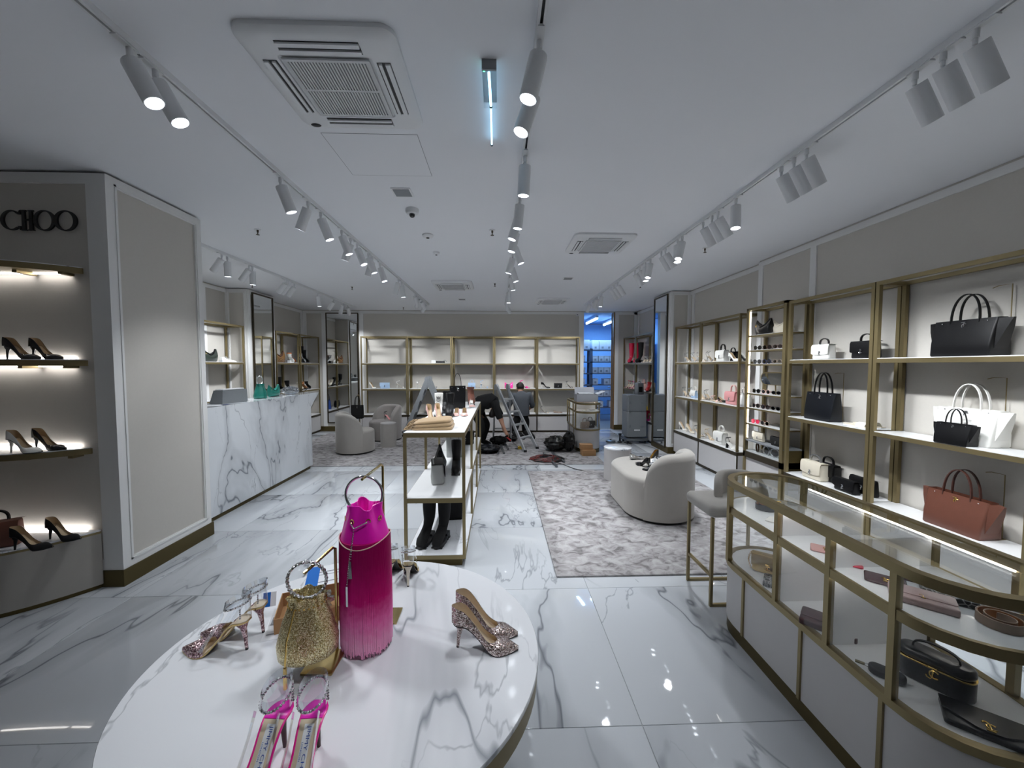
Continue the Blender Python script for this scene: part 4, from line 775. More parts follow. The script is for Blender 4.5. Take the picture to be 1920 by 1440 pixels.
def bucket(w=.17, h=.19, ring=.06, tas=True):
    m = M(); n = 40; rings = []
    for z, r, pl_ in ((0, .86, 0), (.006, .99, 0), (.04, 1.02, .0), (h*.35, .95, .01), (h*.6, .8, .03), (h*.8, .62, .08), (h*.92, .52, .14), (h, .58, .2)):
        rings.append([(w/2*r*(1+pl_*math.cos(7*a))*math.cos(a), w/2*r*(1+pl_*math.cos(7*a))*math.sin(a)*.85, z+.02*pl_*5*math.cos(a)**2*0) for a in [2*PI*k/n for k in range(n)]])
    m.loft(rings, True, False); m.loft([rings[-1], [(x*.9, y*.9, z-.004) for x, y, z in rings[-1]], [(x*.7, y*.7, z-.05) for x, y, z in rings[-1]]], False, True)
    rg = M().tube([((ring+.0)*math.cos(a), 0, h+ring*.72+ring*math.sin(a)) for a in [2*PI*k/36 for k in range(36)]], .0042, 10, True)
    for k in range(54): a = 2*PI*k/54; rg.sph((ring*math.cos(a), -.004 if k % 2 else .004, h+ring*.72+ring*math.sin(a)), .0046, 6, 4)
    dr = M(); zr = h*.86; rr = w/2*.6
    for k in range(26): a = 2*PI*k/26; dr.sph((rr*1.04*math.cos(a), rr*.9*math.sin(a), zr), .003, 6, 4)
    pr = [('body', m.mesh('body', 1.2), 'gold_mesh', None), ('ring_handle', rg.mesh('ring'), 'crystal', None), ('drawstring', dr.mesh('drawstring'), 'gold', None)]
    if tas: pr.append(('tassel', M().tube([(-.02, -rr*.9, zr), (-.028, -w*.5, h*.5), (-.032, -w*.52, h*.12)], .0025, 6).cyl((-.032, -w*.52, h*.12), (-.032, -w*.52, -.04), .005, .0055, 8).mesh('tassel'), 'gold', 2))
    return pr
BUCKET = bucket()
def boxbag(w, d, h, rc=.01, re=.006): return M().rbox(0, 0, 0, w, d, h, rc, re, 4)
def wallet(w=.19, d=.1, h=.022, flap=True):
    pr = [('body', boxbag(w, d, h, .01, .006).mesh('body'), 'burgundy', None), ('clasp', emblem(.8, 0, 0).xf(T(0, -d*.12, h+.002, PI/2, 0, 0)).mesh('clasp'), 'gold', None)]
    if flap: pr.insert(1, ('flap', boxbag(w*.995, d*.68, .004, .012, .0015).xf(T(0, d*.16, h-.001)).mesh('flap'), 'burgundy', 0))
    return pr
WALLET = wallet(); CARD = wallet(.11, .085, .008, False); LONGW = wallet(.2, .12, .028)
def sunnies(rnd=True):
    fr = M(); ln = M()
    for sg in (-1, 1):
        o = [(sg*.033+.026*math.cos(a), 0, .026+(.023 if rnd else .018)*math.sin(a)) for a in [2*PI*k/18 for k in range(18)]]
        fr.tube(o, .0028, 6, True); ln.loft([[(x, -.001, z) for x, y, z in o], [(x, .001, z) for x, y, z in o]])
    fr.tube([(-.008, 0, .03), (0, -.002, .034), (.008, 0, .03)], .0025, 6)
    tm_ = [M().tube([(sg*.062, 0, .034), (sg*.066, .03, .034), (sg*.066, .1, .032), (sg*.064, .135, .012)], .0025, 6) for sg in (-1, 1)]
    return [('frame', fr.mesh('frame'), 'black_plastic', None), ('lens', ln.mesh('lens'), 'lens_glass', 0), ('temple', tm_[0].mesh('temple'), 'black_plastic', None), ('temple', tm_[1].mesh('temple'), 'black_plastic', None)]
SUN = sunnies(); SUN2 = sunnies(False)
def stand(h=.3, hook=.06): return [('base', M().box(-.05, -.05, 0, .05, .05, .006).mesh('base'), 'brass_shiny', None), ('stem', M().tube([(0, 0, .005), (0, 0, h-.006), (0, -.004, h), (0, -hook, h-.004)], .0035, 8).mesh('stem'), 'brass_shiny', None)]
def pair(pr, name, cat, label, loc, rz=0, gap=.095, s=1, mats=None, group=None, off=0, words=('nearer', 'farther')):
    # two shoes side by side; `label` has a %s for which of the pair
    c, s_ = math.cos(rz), math.sin(rz)
    for i, k in enumerate((-.5, .5)):
        dx, dy = off*k, gap*k
        put(pr, name, label % words[i], cat, (loc[0]+c*dx-s_*dy, loc[1]+s_*dx+c*dy, loc[2]), rz, s, mats, group)
# ================================================================== goods on the round table
Zt = TZc
c_ = {'upper': 'glitter_champagne', 'heel': 'glitter_champagne', 'lining': 'nude'}
put(PUMP, 'pump_shoe', 'crystal covered pointed pump, nearer one at the right of the round table', 'shoe', (-.152, 1.252, Zt), -.11, 1, c_, 'crystal pumps'); put(PUMP, 'pump_shoe', 'crystal covered pointed pump, farther one at the right of the round table', 'shoe', (-.148, 1.336, Zt), -.19, 1, c_, 'crystal pumps')
put(SLING, 'slingback_shoe', 'pink glitter slingback with crystal ankle chain, nearer one left on the round table', 'shoe', (-.827, 1.263, Zt), PI+.02, 1, None, 'glitter slingbacks'); put(SLING, 'slingback_shoe', 'pink glitter slingback with crystal ankle chain, farther one beside the open carton', 'shoe', (-.822, 1.345, Zt), PI+.08, 1, None, 'glitter slingbacks')
g_ = {'vamp': 'metal_gold_leather', 'heel': 'cream_leather', 'sole': 'black_plastic', 'insole': 'metal_gold_leather'}
put(SLING, 'slingback_shoe', 'gold mirror sandal with clear straps, right one behind the pink fringed bag', 'shoe', (-.388, 1.6, Zt), PI/2+.12, .92, g_, 'gold sandals'); put(SLING, 'slingback_shoe', 'gold mirror sandal with clear straps, half hidden behind the pink fringed bag', 'shoe', (-.472, 1.625, Zt), PI/2+.06, .92, g_, 'gold sandals')
# pink clear sandals with a printed insole label
def text_mesh(body, size, bend=None):
    cu = bpy.data.curves.new('txt', 'FONT'); cu.body = body; cu.size = size; cu.extrude = .0001; ob = bpy.data.objects.new('txt', cu); C.objects.link(ob)
    me = bpy.data.meshes.new_from_object(ob.evaluated_get(bpy.context.evaluated_depsgraph_get())); bpy.data.objects.remove(ob)
    if bend:
        for v in me.vertices: v.co = bend(v.co)
    me.materials.clear(); me.materials.append(None); return me
S_ = Shoe(hh=.1, L=.235, toe='point')
txt = text_mesh('JIMMY CHOO', .0108, lambda c: Vector((.059+c.x, c.y-.001, S_.zs((.059+c.x)/S_.L)+.0093+c.z*.2)))
txt2 = text_mesh('LONDON', .0048, lambda c: Vector((.078+c.x, c.y-.008, S_.zs((.078+c.x)/S_.L)+.0093+c.z*.2)))
base_sl = slingback(S_, .62)
pk = M()
for sg in (-1, 1): pk.tube([(t_*S_.L, sg*S_.w(t_)*1.0, S_.zs(t_)+.006) for t_ in [.02+.9*k/20 for k in range(21)]], .0028, 6)
PSAND = [('toe_band', S_.upper(.66, 1.0).mesh('tb', 1.2), 'pvc', None), ('insole', S_.sheet(.0035, .008, .97, .01, .98).mesh('insole'), 'nude', None), ('heel_pad', S_.sheet(.0078, .0095, .98, .0, .2).mesh('pad'), 'pink_satin', None), ('sole', S_.sheet(-.001, .0035, 1.0).mesh('sole'), 'hot_pink', None), ('piping', pk.mesh('piping'), 'hot_pink', None), ('heel', S_.heel().mesh('heel'), 'burgundy', None), ('insole_label', S_.sheet(.0079, .0088, .42, .235, .56).mesh('lab'), 'paper', 1), ('lettering', txt, 'cobalt', 1), ('lettering', txt2, 'cobalt', 1)] + [(n, me, k, None) for n, me, k, _ in base_sl[4:6]]
put(PSAND, 'sandal_shoe', 'hot pink sandal with clear ankle strap and chain, left one at the front', 'shoe', (-.53, .938, Zt), -PI/2-.08, 1, None, 'hot pink sandals'); put(PSAND, 'sandal_shoe', 'hot pink sandal with clear ankle strap and chain, right one at the front', 'shoe', (-.448, .936, Zt), -PI/2+.03, 1, None, 'hot pink sandals')
# pink fringed bucket bag on a brass hanger stand
t = thing('fringe_bag', 'tall hot pink bucket bag with long ombre fringe and metal ring handle', 'handbag', (-.448, 1.275, Zt))
mt_, nt, b = base('fringe'); L = nt.links.new; tc = N(nt, 'ShaderNodeTexCoord'); sp = N(nt, 'ShaderNodeSeparateXYZ'); L(tc.outputs['Object'], sp.inputs[0]); nz = N(nt, 'ShaderNodeTexNoise'); nz.inputs['Scale'].default_value = 60; L(tc.outputs['Object'], nz.inputs['Vector'])
ma = N(nt, 'ShaderNodeMath', operation='MULTIPLY_ADD'); ma.inputs[1].default_value = .06; L(nz.outputs[0], ma.inputs[0]); L(sp.outputs[2], ma.inputs[2]); cr = N(nt, 'ShaderNodeValToRGB'); e = cr.color_ramp.elements
e[0].position = .07; e[0].color = lin((248, 176, 214)); e[1].position = .34; e[1].color = lin((166, 0, 92)); k = e.new(.15); k.color = lin((242, 116, 186)); k = e.new(.22); k.color = lin((210, 14, 124)); L(ma.outputs[0], cr.inputs[0]); L(cr.outputs[0], b.inputs['Base Color']); b.inputs['Roughness'].default_value = .6; b.inputs['Specular IOR Level'].default_value = .2
neck = M(); rings = []; nn = 56
for z, r, pl_ in ((.36, .079, 0), (.39, .074, .02), (.43, .063, .06), (.465, .052, .12), (.482, .05, .2)): rings.append([(r*(1+pl_*math.cos(6*a+.4))*math.cos(a), r*(1+pl_*math.cos(6*a+.4))*math.sin(a)*.9, z+(.008*math.cos(3*a) if z > .47 else 0)+(.012*math.cos(2*a) if z < .37 else 0)) for a in [2*PI*k/nn for k in range(nn)]])
neck.loft(rings, False, False); neck.loft([rings[-1], [(x*.9, y*.9, z) for x, y, z in rings[-1]], [(x*.6, y*.6, z-.05) for x, y, z in rings[-1]]], False, True)
part(neck, 'neck', 'pink_satin', t, ang=1.2); part(M().lathe([(.074, .05), (.0755, .2), (.077, .375)], n=40), 'body', 'fringe', t)
part(M().tube([(.0805*math.cos(a), .0785*math.sin(a), .372+.012*math.cos(2*a)) for a in [2*PI*k/48 for k in range(48)]], .0018, 6, True), 'piping', 'blush', t)
fg = M(); rr_ = random.Random(3)
for ly, (rad, cnt) in enumerate(((.0795, 170), (.0775, 150))):
    for k in range(cnt):
        a = 2*PI*(k+.5*ly)/cnt; zb = .004+rr_.random()*.02+(.012 if ly == 0 else 0); j = rr_.uniform(-.015, .015); pts = []
        top_ = .37+.012*math.cos(2*a)-(0 if ly == 0 else .02)
        for q in range(5): u = q/4; r2 = rad+.0035*math.sin(u*2.2); pts.append((r2*math.cos(a+j*u*u), r2*.975*math.sin(a+j*u*u), top_+(zb-top_)*u))
        fg.tube(pts, .0016, 4)
o = part(fg, 'fringe', 'fringe', t); o['kind'] = 'stuff'
rc_ = .06; part(M().tube([(rc_*math.cos(a), -.004, .515+rc_*math.sin(a)) for a in [2*PI*k/44 for k in range(44)]], .0042, 10, True), 'ring_handle', 'silver', t)
ey = M()
for a in (-1.95, -1.1, -.4, -2.7): ey.tube([(.061*math.cos(a)+.007*math.cos(q)*-math.sin(a), .057*math.sin(a)+.007*math.cos(q)*math.cos(a), .442+.007*math.sin(q)) for q in [2*PI*k/10 for k in range(10)]], .0018, 5, True)
part(ey, 'eyelet', 'gold', t)
chn = M(); prv = None
for p0, p1 in (((-.025, -.06, .44), (-.012, -.066, .425)), ((-.012, -.066, .425), (.03, -.062, .445)), ((-.012, -.066, .425), (-.022, -.083, .33)), ((-.022, -.083, .33), (-.03, -.085, .25)), ((-.012, -.066, .425), (-.018, -.085, .32))):
    for k in range(14): u = k/14; chn.sph(tuple(p0[i]+(p1[i]-p0[i])*u for i in range(3)), .0022, 6, 4)
o = part(chn, 'drawstring_chain', 'silver', t); part(M().box(-.033, -.0875, .185, -.027, -.0845, .25), 'tassel_bar', 'silver', o); part(M().loft([[(-.021, -.0875, .33), (-.015, -.0875, .33), (-.015, -.085, .33), (-.021, -.085, .33)], [(-.0235, -.0885, .275), (-.0125, -.0885, .275), (-.0125, -.0855, .275), (-.0235, -.0855, .275)]]), 'tassel_tag', 'silver', o)
t = thing('bag_stand', 'brass hanger stand rising behind the pink fringed bag', 'display stand', (-.425, 1.40, Zt)); part(M().box(-.05, -.03, 0, .05, .06, .006), 'base', 'brass_shiny', t); part(M().tube([(0, 0, .005), (0, 0, .575), (-.002, -.012, .584), (-.02, -.155, .572)], .0045, 8), 'stem', 'brass_shiny', t)
# gold bucket bag on its stand
put(bucket(.172, .185, .056), 'bucket_bag', 'gold crystal mesh bucket bag with jewelled ring handle, hanging on a stand', 'handbag', (-.588, 1.165, Zt+.062), .12, 1)
t = thing('bag_stand', 'brass hanger stand with square foot under the gold mesh bag', 'display stand', (-.556, 1.195, Zt)); part(M().rbox(0, 0, 0, .098, .105, .007, .003, .002, 2).xf(T(0, 0, 0, 0, 0, -.04)), 'base', 'brass_shiny', t); part(M().tube([(.02, .052, .006), (.02, .052, .345), (.016, .044, .352), (-.03, -.05, .318)], .005, 8), 'stem', 'brass_shiny', t)
# open carton with plastic wrap, papers and a blue tag
t = thing('open_carton', 'small open cardboard tray holding crumpled clear plastic', 'box', (-.70, 1.45, Zt), .35); w_, d_, h_ = .25, .17, .055
part(M().box(-w_/2, -d_/2, 0, w_/2, d_/2, .003), 'bottom', 'cardboard', t)
for a in ((-w_/2, -d_/2, w_/2, -d_/2+.003), (-w_/2, d_/2-.003, w_/2, d_/2), (-w_/2, -d_/2+.003, -w_/2+.003, d_/2-.003), (w_/2-.003, -d_/2+.003, w_/2, d_/2-.003)): part(M().box(a[0], a[1], .003, a[2], a[3], h_), 'side', 'cardboard', t)
def crumple(rx, ry, rz_, n=22, m_=12, amp=.35, seed=1):
    r_ = random.Random(seed); m = M(); rings = []
    for i in range(m_+1):
        a = -PI/2+PI*(.03+.94*i/m_); rings.append([(lambda k_: (rx*k_*math.cos(a)*math.cos(2*PI*k/n), ry*k_*math.cos(a)*math.sin(2*PI*k/n), rz_*(1+k_*math.sin(a))*.9))(1-amp*r_.random()) for k in range(n)])
    return m.loft(rings)
o = single('plastic_wrap', crumple(.085, .06, .045).xf(T(-.71, 1.45, Zt+.006)), 'film', 'crumpled clear plastic bag inside the cardboard tray', 'plastic bag', ang=.2)
def sheetp(name, label, x, y, w, h, rz, z, mt='paper', prt=()):
    t = thing(name, label, 'paper', (x, y, z), rz); part(M().box(-w/2, -h/2, 0, w/2, h/2, .0006), 'sheet', mt, t)
    for a in prt: part(M().box(a[0]*w, a[1]*h, .0006, a[2]*w, a[3]*h, .0009), 'print', 'grey_print', t)
sheetp('paper_sheet', 'white printed paper sheet lying behind the cardboard tray', -.72, 1.70, .21, .25, .35, Zt+.0005, prt=((-.4, .25, .1, .28), (-.4, .15, .3, .17), (.1, -.4, .45, -.05), (-.4, -.1, 0, -.07)))
sheetp('paper_sheet', 'white printed paper sheet under the cardboard tray in front', -.74, 1.39, .2, .14, .3, Zt+.0003, prt=((-.45, .1, .2, .45), (-.45, -.3, .1, -.25)))
sheetp('blue_folder', 'bright blue plastic sleeve edge under the papers', -.815, 1.655, .05, .27, .35, Zt+.0012, 'blue_card')
t = thing('price_tag', 'blue and white swing tag hanging at the farther glitter slingback', 'tag', (-.852, 1.4, Zt+.09), 0, rot=(1.2, 0, .3)); part(M().box(-.012, -.03, 0, .012, .018, .0012), 'card', 'blue_card', t); part(M().box(.012, -.03, 0, .03, .018, .0012), 'card_back', 'paper', t)
# ================================================================== left pillar goods
bl = {'upper': 'black_patent', 'heel': 'black_patent'}
put(PUMP, 'pump_shoe', 'black patent pump, left one on the middle pillar shelf', 'shoe', (-3.34, 2.72, 1.645), .02, 1.05, bl, 'black patent pumps on the pillar'); put(PUMP, 'pump_shoe', 'black patent pump, right one on the middle pillar shelf', 'shoe', (-3.24, 2.78, 1.645), -.05, 1.05, bl, 'black patent pumps on the pillar')
put(PUMP, 'pump_shoe', 'white pointed pump on the lowest pillar shelf', 'shoe', (-3.29, 2.67, 1.02), -.05, 1.05, {'upper': 'white_leather', 'heel': 'white_leather'}); put(PUMP, 'pump_shoe', 'black patent pump beside the white one on the lowest pillar shelf', 'shoe', (-3.22, 2.75, 1.02), -.05, 1.05, bl)
put(PUMP, 'pump_shoe', 'black suede pump, left one on the curved plinth', 'shoe', (-3.11, 2.51, .425), .1, 1.05, {'upper': 'black_suede', 'heel': 'black_suede'}); put(PUMP, 'pump_shoe', 'black suede pump, right one on the curved plinth', 'shoe', (-3.06, 2.66, .425), -.05, 1.05, {'upper': 'black_suede', 'heel': 'black_suede'})
put(FLAP_NC, 'flap_bag', 'brown leather bag with dark handle on the curved plinth', 'handbag', (-3.27, 2.56, .425), .5, 1.15, {'body': 'brown_leather', 'flap': 'brown_leather', 'clasp': 'gold'}); put(FLAP_NC, 'flap_bag', 'black bag cut by the frame edge on the middle pillar shelf', 'handbag', (-3.53, 2.7, 1.645), .2, 1.1, {'body': 'black_leather', 'flap': 'black_leather'})
# ================================================================== right wall, two near bays
R9 = -PI/2
BW = {'body': 'white_leather', 'flap': 'white_leather', 'handle': 'black_patent'}; BB = {'body': 'black_leather', 'flap': 'black_leather', 'handle': 'black_leather'}
put(FLAP, 'flap_bag', 'white top handle bag with chain on the upper shelf by the tower', 'handbag', (3.23, 3.73, 1.665), R9, 1.0, BW); put(FLAP_NC, 'flap_bag', 'black top handle bag on the upper shelf by the brass post', 'handbag', (3.23, 3.29, 1.665), R9, 1.05, BB)
put(TOTE_OPEN, 'tote_bag', 'black open tote with thin handles on the middle shelf', 'handbag', (3.22, 3.71, 1.06), R9, 1.02, {'body': 'navy_leather'})
put(SLIDE, 'slide_shoe', 'white flat slide, nearer one beside the black open tote', 'shoe', (3.16, 3.4, 1.06), R9+.15, 1, {'band': 'white_leather'}, 'white slides'); put(SLIDE, 'slide_shoe', 'white flat slide, farther one beside the black open tote', 'shoe', (3.27, 3.42, 1.06), R9+.1, 1, None, 'white slides')
put(TOTE, 'tote_bag', 'large black winged tote alone on the upper shelf', 'handbag', (3.24, 2.56, 1.665), R9, 1.05); put(TOTE, 'tote_bag', 'large white winged tote behind the small black one', 'handbag', (3.275, 2.55, 1.06), R9, 1.02, {'body': 'white_leather', 'wing': 'white_leather', 'handle': 'white_leather'})
put(TOTE, 'tote_bag', 'small black winged tote in front of the white one', 'handbag', (3.145, 2.53, 1.06), R9, .6); put(TOTE, 'tote_bag', 'brown leather winged tote on the bottom shelf', 'handbag', (3.225, 2.54, .45), R9, 1.05, {'body': 'brown_leather', 'wing': 'brown_leather', 'handle': 'dark_brown', 'clasp': 'gold'})
put(FLAP_NC, 'flap_bag', 'cream flap bag with looped handle on the bottom shelf', 'handbag', (3.22, 3.77, .45), R9, 1.2, {'body': 'cream_leather', 'flap': 'cream_leather', 'handle': 'silver_leather'}); put(FLAP_NC, 'flap_bag', 'black flap bag tucked behind the cream one', 'handbag', (3.31, 3.72, .45), R9, 1.15, BB)
put(flapbag(.2, .07, .11, False, True), 'flap_bag', 'black crossbody bag with studded chain on the bottom shelf', 'handbag', (3.17, 3.36, .45), R9, 1.05, {'body': 'black_leather', 'flap': 'black_leather'}); put(CLUTCH, 'flap_bag', 'black clutch standing behind the studded crossbody bag', 'handbag', (3.28, 3.3, .45), R9, 1.1, {'body': 'black_leather', 'flap': 'black_leather'})
for z, y, h, lb in ((1.665, 2.42, .47, 'behind the large black winged tote'), (1.06, 2.42, .46, 'behind the white winged tote'), (.45, 2.4, .43, 'behind the brown tote'), (1.06, 3.62, .47, 'behind the black open tote')):
    t = thing('bag_stand', 'thin brass wire hanger stand ' + lb, 'display stand', (3.34, y, z)); part(M().tube([(0, -.004, .004), (0, 0, h), (0, .07, h), (-.0, .1, h-.01)], .003, 6), 'stem', 'brass', t); part(M().box(-.05, -.02, 0, .01, .05, .004), 'base', 'brass', t)
# ================================================================== right wall, two far bays
SV = {'heel': 'silver_leather', 'toe_strap': 'silver_leather', 'ankle_strap': 'silver_leather', 'insole': 'nude'}; WH = {'heel': 'white_leather', 'toe_strap': 'white_leather', 'ankle_strap': 'white_leather'}
for i, (y, x) in enumerate(((6.66, 3.3), (6.46, 3.32), (6.18, 3.28), (5.93, 3.3))): put(SANDAL, 'sandal_shoe', 'silver strappy sandal on the upper shelf, %s from the pilaster' % ORD[i], 'shoe', (x, y+.1, 1.665), R9+.25, 1, SV if i % 2 else {**SV, 'toe_strap': 'white_leather'}, 'silver sandals on the upper right shelf')
put(MINI, 'flap_bag', 'white mini bag with black shoulder strap on the upper far shelf', 'handbag', (3.28, 5.55, 1.665), R9, 1.25, {**BW, 'flap': 'white_leather'}); put(FLAP_NC, 'flap_bag', 'black bag peeking out behind the white mini bag', 'handbag', (3.37, 5.45, 1.665), R9, .95, BB)
put(PUMP65, 'pump_shoe', 'white pointed slingback on the upper shelf beside the mini bag', 'shoe', (3.24, 5.33, 1.665), R9+.1, 1.05, {'upper': 'white_leather', 'heel': 'white_leather'}); put(PUMP65, 'pump_shoe', 'black and white pointed pump on the upper shelf near the tower', 'shoe', (3.33, 5.24, 1.665), R9+.1, 1.05, {'upper': 'black_leather', 'heel': 'white_leather', 'lining': 'white_leather'})
for i, (y, mt_) in enumerate(((6.72, 'silver_leather'), (6.5, 'silver_leather'), (6.18, 'nude'), (5.98, 'silver_leather'))): put(SANDAL, 'sandal_shoe', 'metallic heeled sandal on the middle shelf, %s from the pilaster' % ORD[i], 'shoe', (3.29, y+.06, 1.06), R9+.2, 1, {'heel': mt_, 'toe_strap': mt_, 'ankle_strap': mt_}, 'sandals on the middle right shelf')
put(MINI, 'flap_bag', 'small pale blue clear bag among the silver heels', 'handbag', (3.3, 6.37, 1.06), R9, .95, {'body': 'pale_blue', 'flap': 'white_leather', 'handle': 'white_leather'}); put(SFLAT, 'sandal_shoe', 'flat blush sandal lying before the pink bag', 'shoe', (3.24, 5.75, 1.06), R9+.1, 1, {'toe_strap': 'blush', 'ankle_strap': 'blush', 'sole': 'black_plastic'}, 'blush flats'); put(MULE, 'flat_shoe', 'black and nude pointed flat behind the blush sandal', 'shoe', (3.33, 5.72, 1.06), R9, 1, {'upper': 'black_patent'})
put(MINI, 'flap_bag', 'pink top handle bag on the middle shelf', 'handbag', (3.28, 5.27, 1.06), R9, 1.35, {'body': 'pink_leather', 'flap': 'pink_leather', 'handle': 'blush'}); put(bucket(.2, .17, .05, False), 'bucket_bag', 'white bucket bag beside the pink bag', 'handbag', (3.33, 5.08, 1.06), 0, 1, {'body': 'white_leather', 'ring_handle': 'silver', 'drawstring': 'white_leather'})
for i, (y, mt_, pr) in enumerate(((6.74, 'white_leather', PUMP), (6.48, 'cream_leather', PUMP), (6.2, 'silver_leather', SANDAL), (5.86, 'nude', SANDAL))): put(pr, 'heeled_shoe', 'pale heeled shoe on the bottom shelf, %s from the pilaster' % ORD[i], 'shoe', (3.27, y+.1, .45), R9+.25, 1, {'upper': mt_, 'heel': mt_, 'toe_strap': mt_, 'ankle_strap': mt_, 'lining': 'nude'}, 'pale heels on the bottom right shelf')
put(MINI, 'flap_bag', 'white buckled bag on the bottom shelf', 'handbag', (3.27, 5.52, .45), R9, 1.35, {**BW, 'handle': 'white_leather'}); put(SANDALB, 'sandal_shoe', 'white and black block sandal beside the white buckled bag', 'shoe', (3.2, 5.27, .45), R9+.1, 1.05, {'heel': 'black_leather', 'toe_strap': 'white_leather', 'ankle_strap': 'black_leather', 'insole': 'white_leather'})
# ================================================================== sunglasses tower goods
XT = 3.2
put(HOBO, 'hobo_bag', 'black slouchy bag on top of the sunglasses tower', 'handbag', (XT, 4.57, TZ[0]), R9, .95); put(HOBO, 'hobo_bag', 'cream slouchy bag beside the black one on the tower', 'handbag', (XT+.06, 4.37, TZ[0]), R9, .85, {'body': 'cream_leather', 'strap': 'cream_leather'}); put(bucket(.11, .13, .035, False), 'bucket_bag', 'small white bucket bag with gold ring on the tower', 'handbag', (XT, 4.17, TZ[0]), 0, 1, {'body': 'white_leather', 'ring_handle': 'gold'})
fc = ('black_plastic', 'dark_brown', 'burgundy', 'black_plastic', 'navy', 'taupe', 'black_plastic', 'blush')
rows = {TZ[1]: 'upper', TZ[2]: 'second', TZ[3]: 'third', TZ[4]: 'fourth', TZ[5]: 'lowest'}
ci = 0
for z, nm in rows.items():
    for i, y in enumerate((4.62, 4.45, 4.28)):
        f_ = fc[ci % len(fc)] if not (z == TZ[5] and i == 0) else 'red_pink'; ci += 1
        if z == TZ[5] and i == 2: continue
        put(SUN if ci % 3 else SUN2, 'sunglasses', '%s sunglasses on the %s tower row' % (('leftmost', 'middle', 'rightmost')[i], nm), 'sunglasses', (XT-.04, y, z), R9+.1, 1.05, {'frame': f_, 'temple': f_, **({'lens': 'red_pink'} if f_ == 'red_pink' else {})}, 'sunglasses on the tower')
put(CLUTCH, 'flap_bag', 'cream clutch with crystal clasp low in the tower', 'handbag', (XT-.02, 4.57, .68), R9, .85, {'body': 'cream_leather', 'flap': 'cream_leather'}); put(CLUTCH, 'flap_bag', 'black clutch with crystal clasp low in the tower', 'handbag', (XT-.02, 4.26, .68), R9, .8, {'body': 'black_suede', 'flap': 'black_suede'})
for i, y in enumerate((4.58, 4.42, 4.28)):
    single('hair_band', M().tube([(0, .05*math.cos(a), .058+.05*math.sin(a)) for a in [2*PI*k/24 for k in range(24)]], .009, 8, True).xf(T(XT-.03, y, .539, 0, 0, .35*(i-1))), ('black_leather', 'crystal', 'silver_leather')[i], '%s hair band inside the glass case of the tower' % ('black', 'crystal covered', 'silver')[i], 'hair band')
# ================================================================== vitrine goods
VX, VD, VL = 1.6, .762, .43
def belt(label, x, y, z, rz, mo, mi, s=1):
    t = thing('belt', label, 'belt', (x, y, z), rz, s=s); sp_ = [((.062-.0028*a)*math.cos(a), (.062-.0028*a)*math.sin(a), .016) for a in [.35*k for k in range(38)]]
    tail = [(.062+.0, -.0, .016)]
    part(M().strap([(.064, -.09, .016), (.0655, -.04, .016)]+sp_, .032, .003), 'outer_band', mo, t); part(M().strap([(p[0]*.95, p[1]*.95, p[2]) for p in sp_[:26]], .03, .0012), 'inner_band', mi, t); part(emblem(1.5, 0, 0).xf(T(.066, -.06, .018, 0, 0, PI/2)), 'buckle', 'gold', t)
belt('coiled brown belt with gold buckle on the vitrine shelf', 1.62, 1.15, VD, .7, 'taupe', 'tan', .95); belt('coiled black belt with tan inside at the far end of the vitrine', 1.56, 2.16, VD, .9, 'black_leather', 'tan', .95)
V = lambda pr, lb, x, y, z, rz, mt_, s=1, cat='wallet', nm='wallet', **k: put(pr, nm, lb, cat, (x, y, z), rz, s, {'body': mt_, 'flap': mt_, **k})
V(CARD, 'white card holder at the far end of the vitrine', 1.5, 1.98, VD, -.9, 'white_leather'); V(CARD, 'blue card holder at the far end of the vitrine', 1.62, 1.95, VD, -.9, 'blue_leather'); V(CARD, 'dark navy wallet beside the white card holder', 1.5, 1.89, VD, -.9, 'navy_leather')
V(CARD, 'pink card holder, nearer one in the middle of the vitrine', 1.48, 1.66, VD, -.7, 'rose'); V(CARD, 'pink card holder, farther one in the middle of the vitrine', 1.6, 1.68, VD, -.7, 'rose'); V(CARD, 'red card holder in the middle of the vitrine', 1.48, 1.56, VD, -.7, 'red_pink')
V(CARD, 'flat burgundy wallet with gold clasp in the vitrine', 1.5, 1.41, VD, -.75, 'burgundy', 1.1); V(WALLET, 'thicker burgundy wallet with gold clasp in the vitrine', 1.64, 1.41, VD, -.75, 'burgundy', .75); V(LONGW, 'mauve long wallet in the vitrine', 1.5, 1.28, VD, -.75, 'mauve', .85); V(LONGW, 'black quilted long wallet in the vitrine', 1.64, 1.29, VD, -.75, 'quilt_black', .9); V(WALLET, 'mauve wallet behind the black quilted one', 1.75, 1.27, VD, -.75, 'mauve', .7)
put(flapbag(.15, .07, .1, False, True), 'flap_bag', 'gold metallic bag in the lower vitrine', 'handbag', (1.52, 2.08, VL), -.7, 1, {'body': 'metal_gold_leather', 'flap': 'metal_gold_leather', 'clasp': 'gold', 'chain': 'gold'}); V(LONGW, 'black wallet with crystal pattern in the lower vitrine', 1.5, 1.93, VL, -.7, 'quilt_black', .9)
V(LONGW, 'burgundy clutch in the lower vitrine', 1.47, 1.62, VL, -.8, 'burgundy', 1.0, 'handbag', 'clutch_bag'); V(CARD, 'rose wallet behind the burgundy clutch', 1.6, 1.68, VL, -.8, 'rose', 1.2)
t = thing('vanity_case', 'black croc vanity case with gold zip in the lower vitrine', 'handbag', (1.60, 1.31, VL), -1.05)
part(M().rbox(0, 0, 0, .2, .085, .075, .04, .008), 'body', 'croc_black', t); o = part(M().rbox(0, 0, .078, .2, .085, .035, .04, .014), 'lid', 'croc_black', t); part(M().rbox(0, 0, .0735, .203, .088, .006, .041, .002), 'zip', 'gold', t); part(M().strap(arc(.06, .035, .112, 0, 12, .7), .012, .005, (0, 1, 0)), 'handle', 'black_leather', o); part(emblem(1.2, -.047, .062), 'clasp', 'gold', t)
